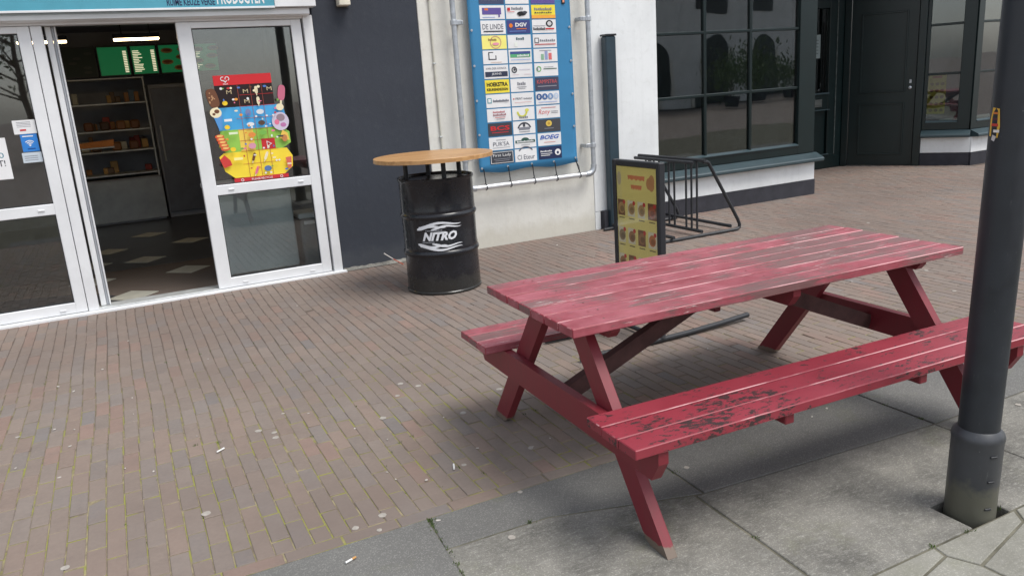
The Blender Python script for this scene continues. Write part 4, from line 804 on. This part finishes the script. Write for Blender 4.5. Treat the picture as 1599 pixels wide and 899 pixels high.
# ================================================================== pavement sign
ps = thing('pavement_sign', 'black framed pavement sign with a faded yellow food poster', 'sign', (2.672, -3.335, 0), R(91))   # local x: along the panel away from the street, +y: towards the shop (poster side)
PW, Z0, Z1 = .455, .20, 1.05
fr_ = MB()
for a in ((0, .034, Z0, Z1), (PW-.034, PW, Z0, Z1)): fr_.bbox(a[0], a[1], -.022, .022, a[2], a[3], .006)
fr_.bbox(.034, PW-.034, -.021, .021, Z1-.036, Z1, .006).bbox(.034, PW-.034, -.021, .021, Z0, Z0+.036, .006).build('frame', 'blackmat', ps)
box('panel', 'blackmat', ps, .03, PW-.03, -.010, .010, Z0+.03, Z1-.03)
for sy in (1, -1):
    pp = Print((lambda sy: lambda a, b, d: ((PW-.034-a if sy > 0 else .034+a), sy*(.0105+d), b))(sy), .001, .00004); pw = PW-.068; FY = S(240, 224, 132); z0 = Z0+.036; ph = Z1-.036-z0
    pp.rect(0, z0, pw, ph, FY); pp.rect(0, z0, .05, ph, S(236, 222, 140))
    for k, w_ in enumerate((.16, .10)): pp.band([(pw*.5-w_/2+w_*i/8, Z1-.10-.055*k+.004*(i % 2)) for i in range(9)], [.028, .02, .03, .018, .03, .02, .028, .022, .03], S(226, 140, 92))
    for q in range(3): pp.ell(pw*.86+random.uniform(-.02, .02), Z1-.12+random.uniform(-.03, .03), .026, .034, S(206, 150, 96)); pp.ell(pw*.07, Z1-.11, .02, .04, S(206, 190, 150))
    for r_ in range(4):
        zz = Z1-.285-.165*r_
        for c_ in range(4):
            xx = .045+c_*.098; cc_ = random.choice((S(186, 150, 96), S(160, 116, 74), S(196, 120, 66), S(150, 130, 96), S(172, 92, 60)))
            big = c_ == 3; pp.rect(xx-.038, zz-.045, .08 if big else .07, .095, S(132, 92, 62) if (r_+c_) % 3 == 0 else S(228, 220, 186)); pp.ell(xx, zz, .032, .034, cc_); pp.ell(xx+.004, zz-.006, .02, .018, tuple(x_*.6 for x_ in cc_)); pp.ell(xx+.024, zz+.036, .013, .013, S(206, 66, 56)); pp.rect(xx-.028, zz-.062, .055, .006, S(110, 96, 60))
    pp.build('poster', ps); MB().box(.034, PW-.034, *((.0175, .0185) if sy > 0 else (-.0185, -.0175)), Z0+.036, Z1-.036).build('cover_sheet', 'cover', ps)
for xx in (.03, PW-.03):
    MB().tube([(xx, 0, .03), (xx, 0, .09)], .022, 12).tube([(xx, 0, .12), (xx, 0, Z0+.004)], .016, 12).build('leg', pm('grey_steel', S(92, 94, 98), .4, .5, .4) if 'gs' not in mt else mt['gs'], ps, True)
    sp_ = [(xx+.018*math.cos(k*.8), .018*math.sin(k*.8), .088+.034*k/30) for k in range(31)]; MB().tube(sp_, .004, 6).build('spring', 'zinc', ps, True)
    MB().tube([(xx+.012, -.68, .034), (xx+.003, -.45, .025), (xx, -.2, .019), (xx, .2, .019), (xx+.003, .38, .021), (xx+.008, .56, .025)], .0165, 12).build('foot_tube', 'blackmat', ps, True)
MB().tube([(.03, 0, .024), (PW-.03, 0, .024)], .014, 10).build('tie_tube', 'blackmat', ps, True)
# ================================================================== bicycle rack
rk = thing('bike_rack', 'black steel tube bicycle rack in front of the pub window', 'bike rack', (4.84, -1.1, 0))
tr = .0165
for yy in (0.02, .96):
    top = [(.01, yy, .705), (.05, yy, .705), (.075, yy, .69), (.095, yy, .655)]; leg_ = [(.43, yy, .115), (.455, yy, .06), (.45, yy, .03), (.415, yy, tr)]
    MB().tube(top+leg_+[(-.50, yy, tr)], tr, 10).build('end_frame', 'blackmat', rk, True)
for xx, zz, ya, yb in ((0, .05, .03, .98), (.37, .05, .05, 1.06), (-.37, .05, -.02, .98), (0, .722, -.02, 1.02), (-.035, .70, .1, 1.04)): MB().tube([(xx, ya, zz), (xx, yb, zz)], tr, 10).build('rail', 'blackmat', rk, True)
for yy in (.10, .18, .26, .44, .525, .68, .765, .9): MB().tube([(0, yy, .05), (0, yy, .722)], .0105, 8).build('bar', 'blackmat', rk, True)
# ================================================================== litter
def butt(x, y, ang, lab=None):
    p0 = ground_at(x, y); o = thing('cigarette_butt', lab or 'white cigarette butt dropped on the paving', 'cigarette butt', (p0.x, p0.y, .0075), R(ang), 'cigarette butts on the paving'); MB().tube([(-.018, 0, 0), (.008, 0, .0)], .0038, 8).build('paper_tube', 'paper', o, True); MB().tube([(.0083, 0, 0), (.024, 0, .0003)], .0039, 8).build('filter', 'filter' if lab and 'orange' in lab else 'paper', o, True)
butt(547, 877, 20, 'cigarette butt with orange filter lying on the grey slab'); butt(709, 731, 70, 'short white cigarette butt on the bricks near the slab edge'); butt(344, 705, 35)
Z5 = lambda a, b: (a/2.145, 480+b/2.145); Z6 = lambda a, b: (350+a/2.145, 480+b/2.145)
scr = [Z5(*q) for q in ((343, 207), (195, 265), (247, 281), (183, 410), (250, 410), (235, 467), (53, 541), (420, 541), (515, 551), (660, 432), (200, 572), (447, 358), (443, 303), (697, 172), (430, 112))]+[Z6(*q) for q in ((735, 367), (546, 551), (575, 575), (677, 577), (848, 470), (437, 405), (547, 441), (282, 355), (197, 356), (717, 714))]+[(1291, 638), (1268, 651), (859, 684), (845, 537), (1003, 549), (1105, 545), (464, 478), (577, 479), (870, 383), (831, 399)]
for x, y in scr:
    p0 = ground_at(x, y); a = random.uniform(0, 6.28); l_ = random.uniform(.005, .012)*(1 if p0.y < -2.5 else 1.3); n_ = 7
    pts = [(l_*random.uniform(.7, 1)*math.cos(2*math.pi*k/n_), .55*l_*random.uniform(.7, 1)*math.sin(2*math.pi*k/n_)) for k in range(n_)]
    o = MB().prism(pts, 0, .002, 'z').build('paper_scrap', 'scrap', None, loc=(p0.x, p0.y, .002+(und(p0.x, p0.y) if p0.y > -4.37 else 0)), rot=(random.gauss(0, .05), random.gauss(0, .05), a)); wh_ = 'grey slabs under the red bench' if p0.y < -4.37 else ('bricks beneath the red picnic table' if 1.2 < p0.x < 3.3 and p0.y < -3.2 else ('bricks along the house walls' if p0.y > -1.3 else 'open brick paving')); tag(o, 'tiny pale scrap of litter lying on the '+wh_, 'litter', 'litter scraps on the paving')
gum = [Z6(*q) for q in ((115, 413), (168, 418), (173, 435), (530, 695), (520, 745), (803, 525), (590, 255), (580, 295), (650, 262), (800, 351), (440, 738))]+[(812, 768), (799, 839), (1072, 730), (1355.6, 348), (1490, 455), (1330, 440), (1446, 423), (780, 607), (830, 698), (598, 652), (1590, 632)]+[Z5(*q) for q in ((218, 872), (60, 435), (690, 690))]
for x, y in gum:
    p0 = ground_at(x, y); n_ = 14; r_ = random.uniform(.010, .018); pts = [(r_*random.uniform(.85, 1.1)*math.cos(2*math.pi*k/n_), r_*random.uniform(.85, 1.1)*math.sin(2*math.pi*k/n_)) for k in range(n_)]
    o = MB().prism(pts, 0, .0014, 'z', .0006).build('chewing_gum', 'gum', None, loc=(p0.x, p0.y, .0008+(und(p0.x, p0.y) if p0.y > -4.37 else .0005)), rot=(0, 0, random.uniform(0, 6))); wh_ = 'grey slabs' if p0.y < -4.37 else ('bricks beyond the red picnic table' if p0.x > 3.3 else 'open brick paving'); tag(o, 'pale spot of old chewing gum trodden on the '+wh_, 'chewing gum', 'chewing gum spots on the paving')
# ================================================================== other side of the street (seen in the glass)
oh = thing('opposite_house', 'white plastered house with arched dark doorways across the street', 'building', (24, -24, 0))
MB().box(-11, 14, -6, -.02, 0, 7.5).build('wall', 'whitewall', oh)
for k in range(6):
    xx = -8.5+k*3.7; ar = [(xx-.8, 0), (xx+.8, 0), (xx+.8, 2.3)]+[(xx+.8*math.cos(R(a)), 2.3+.8*math.sin(R(a))) for a in range(15, 180, 15)]+[(xx-.8, 2.3)]
    MB().prism(ar, -.05, .05, 'y').build('arched_door', 'green', oh); MB().bbox(xx-1.0, xx-.82, -.02, .10, 0, 2.3, .01).bbox(xx+.82, xx+1.0, -.02, .10, 0, 2.3, .01).build('pilaster', 'cream', oh)
    MB().bbox(xx-.6, xx+.6, -.03, .03, 4.2, 6.2, .01).build('window', 'black', oh)
MB().prism([(-6.2, 7.5), (.3, 7.5), (-3, 10)], -11.2, 14.2, 'x').build('roof', pm('roof_tile', S(92, 70, 62), .8), oh)
ob = thing('brick_house', 'brown brick house across the street with white window frames', 'building', (-17, -42, 0))
MB().box(-5, 5, -8, 0, 0, 6.5).build('wall', pm('brown_brick', S(126, 88, 72), .85, var=.2, scale=12), ob)
for k in range(4):
    for z in (.9, 3.6):
        MB().bbox(-4.2+2.3*k, -2.9+2.3*k, -.03, .06, z, z+1.7, .02).build('window_frame', 'white', ob); MB().bbox(-4.1+2.3*k, -3.0+2.3*k, .03, .07, z+.1, z+1.6, .01).build('pane', 'black', ob)
MB().prism([(-8.3, 6.5), (.3, 6.5), (-4, 9.5)], -5.2, 5.2, 'x').build('roof', 'roof' if 'roof' in mt else pm('roof_tile_dark', S(80, 66, 62), .8), ob)
def tree(x, y, h, r, lab, leaves, seed, name='street_tree'):
    rnd = random.Random(seed); t = thing(name, lab, 'tree', (x, y, 0)); tk = MB(); tk.tube([(0, 0, 0), (.05, .02, h*.25), (0, .05, h*.5), (.03, 0, h*.8)], .16, 9, r1=.04); tips = []
    for k in range(26):
        a = rnd.uniform(0, 6.28); z = h*rnd.uniform(.3, .75); l_ = r*rnd.uniform(.6, 1.1); e = (math.cos(a)*l_, math.sin(a)*l_, z+l_*rnd.uniform(.3, .9)); tk.tube([(0, 0, z), (e[0]*.5, e[1]*.5, z+(e[2]-z)*.4), e], .04, 6, r1=.008); tips.append(e)
        for q in range(5):
            b = rnd.uniform(0, 6.28); f = rnd.uniform(.4, 1); s_ = (e[0]*f, e[1]*f, z+(e[2]-z)*f); tk.tube([s_, (s_[0]+math.cos(b)*.6, s_[1]+math.sin(b)*.6, s_[2]+rnd.uniform(.1, .7))], .012, 5, r1=.004)
    tk.build('trunk', pm('bark', S(84, 74, 66), .9), t)
    cr = MB()
    for k in range(leaves):
        e = rnd.choice(tips); f = rnd.uniform(.5, 1.1); c = Vector((e[0]*f+rnd.gauss(0, .3), e[1]*f+rnd.gauss(0, .3), e[2]*(.6+.4*f)+rnd.gauss(0, .3))); a = Vector((rnd.gauss(0, 1), rnd.gauss(0, 1), rnd.gauss(0, 1))).normalized(); b = a.orthogonal().normalized(); s_ = rnd.uniform(.05, .12)
        cr.add([c-a*s_, c+b*s_*.6, c+a*s_, c-b*s_*.6], [(0, 1, 2, 3)])
    cr.build('crown', pm('leaf_green', S(84, 104, 54), .6, var=.25, scale=2), t)
tree(-2.5, -26, 7, 2.6, 'thinly leafed tree across the street opposite the snack bar', 900, 3); tree(-9, -30, 9, 3.2, 'tall leafy tree farther along the street opposite the snack bar', 3500, 5)
def shrub(x, y, s_, seed, lab):
    rnd = random.Random(seed); t = thing('potted_shrub', lab, 'shrub', (x, y, 0), group='shrubs in tubs across the street'); MB().lathe([(.28*s_, 0), (.36*s_, .45*s_)], 20).build('tub', 'plinth', t, True); cr = MB()
    for k in range(700):
        c = Vector((rnd.gauss(0, .42), rnd.gauss(0, .42), 1.25+rnd.gauss(0, .42)))*s_; a = Vector((rnd.gauss(0, .6), rnd.gauss(0, .6), 1)).normalized(); b = a.orthogonal().normalized(); l_ = rnd.uniform(.07, .14)*s_
        cr.add([c-a*l_, c+b*l_*.25, c+a*l_, c-b*l_*.25], [(0, 1, 2, 3)])
    cr.build('foliage', pm('shrub_green', S(88, 108, 60), .6, var=.3, scale=3), t); MB().tube([(0, 0, .3*s_), (0, 0, 1.2*s_)], .03, 8).build('stem', pm('stem_brown', S(84, 70, 58), .9), t)
for k, (x, y, s_) in enumerate(((23.2, -19, 1.0), (25.2, -19.4, 1.15), (26.6, -19, .9))): shrub(x, y, s_, 20+k, 'green bamboo-like shrub in a dark tub before the white arched house')
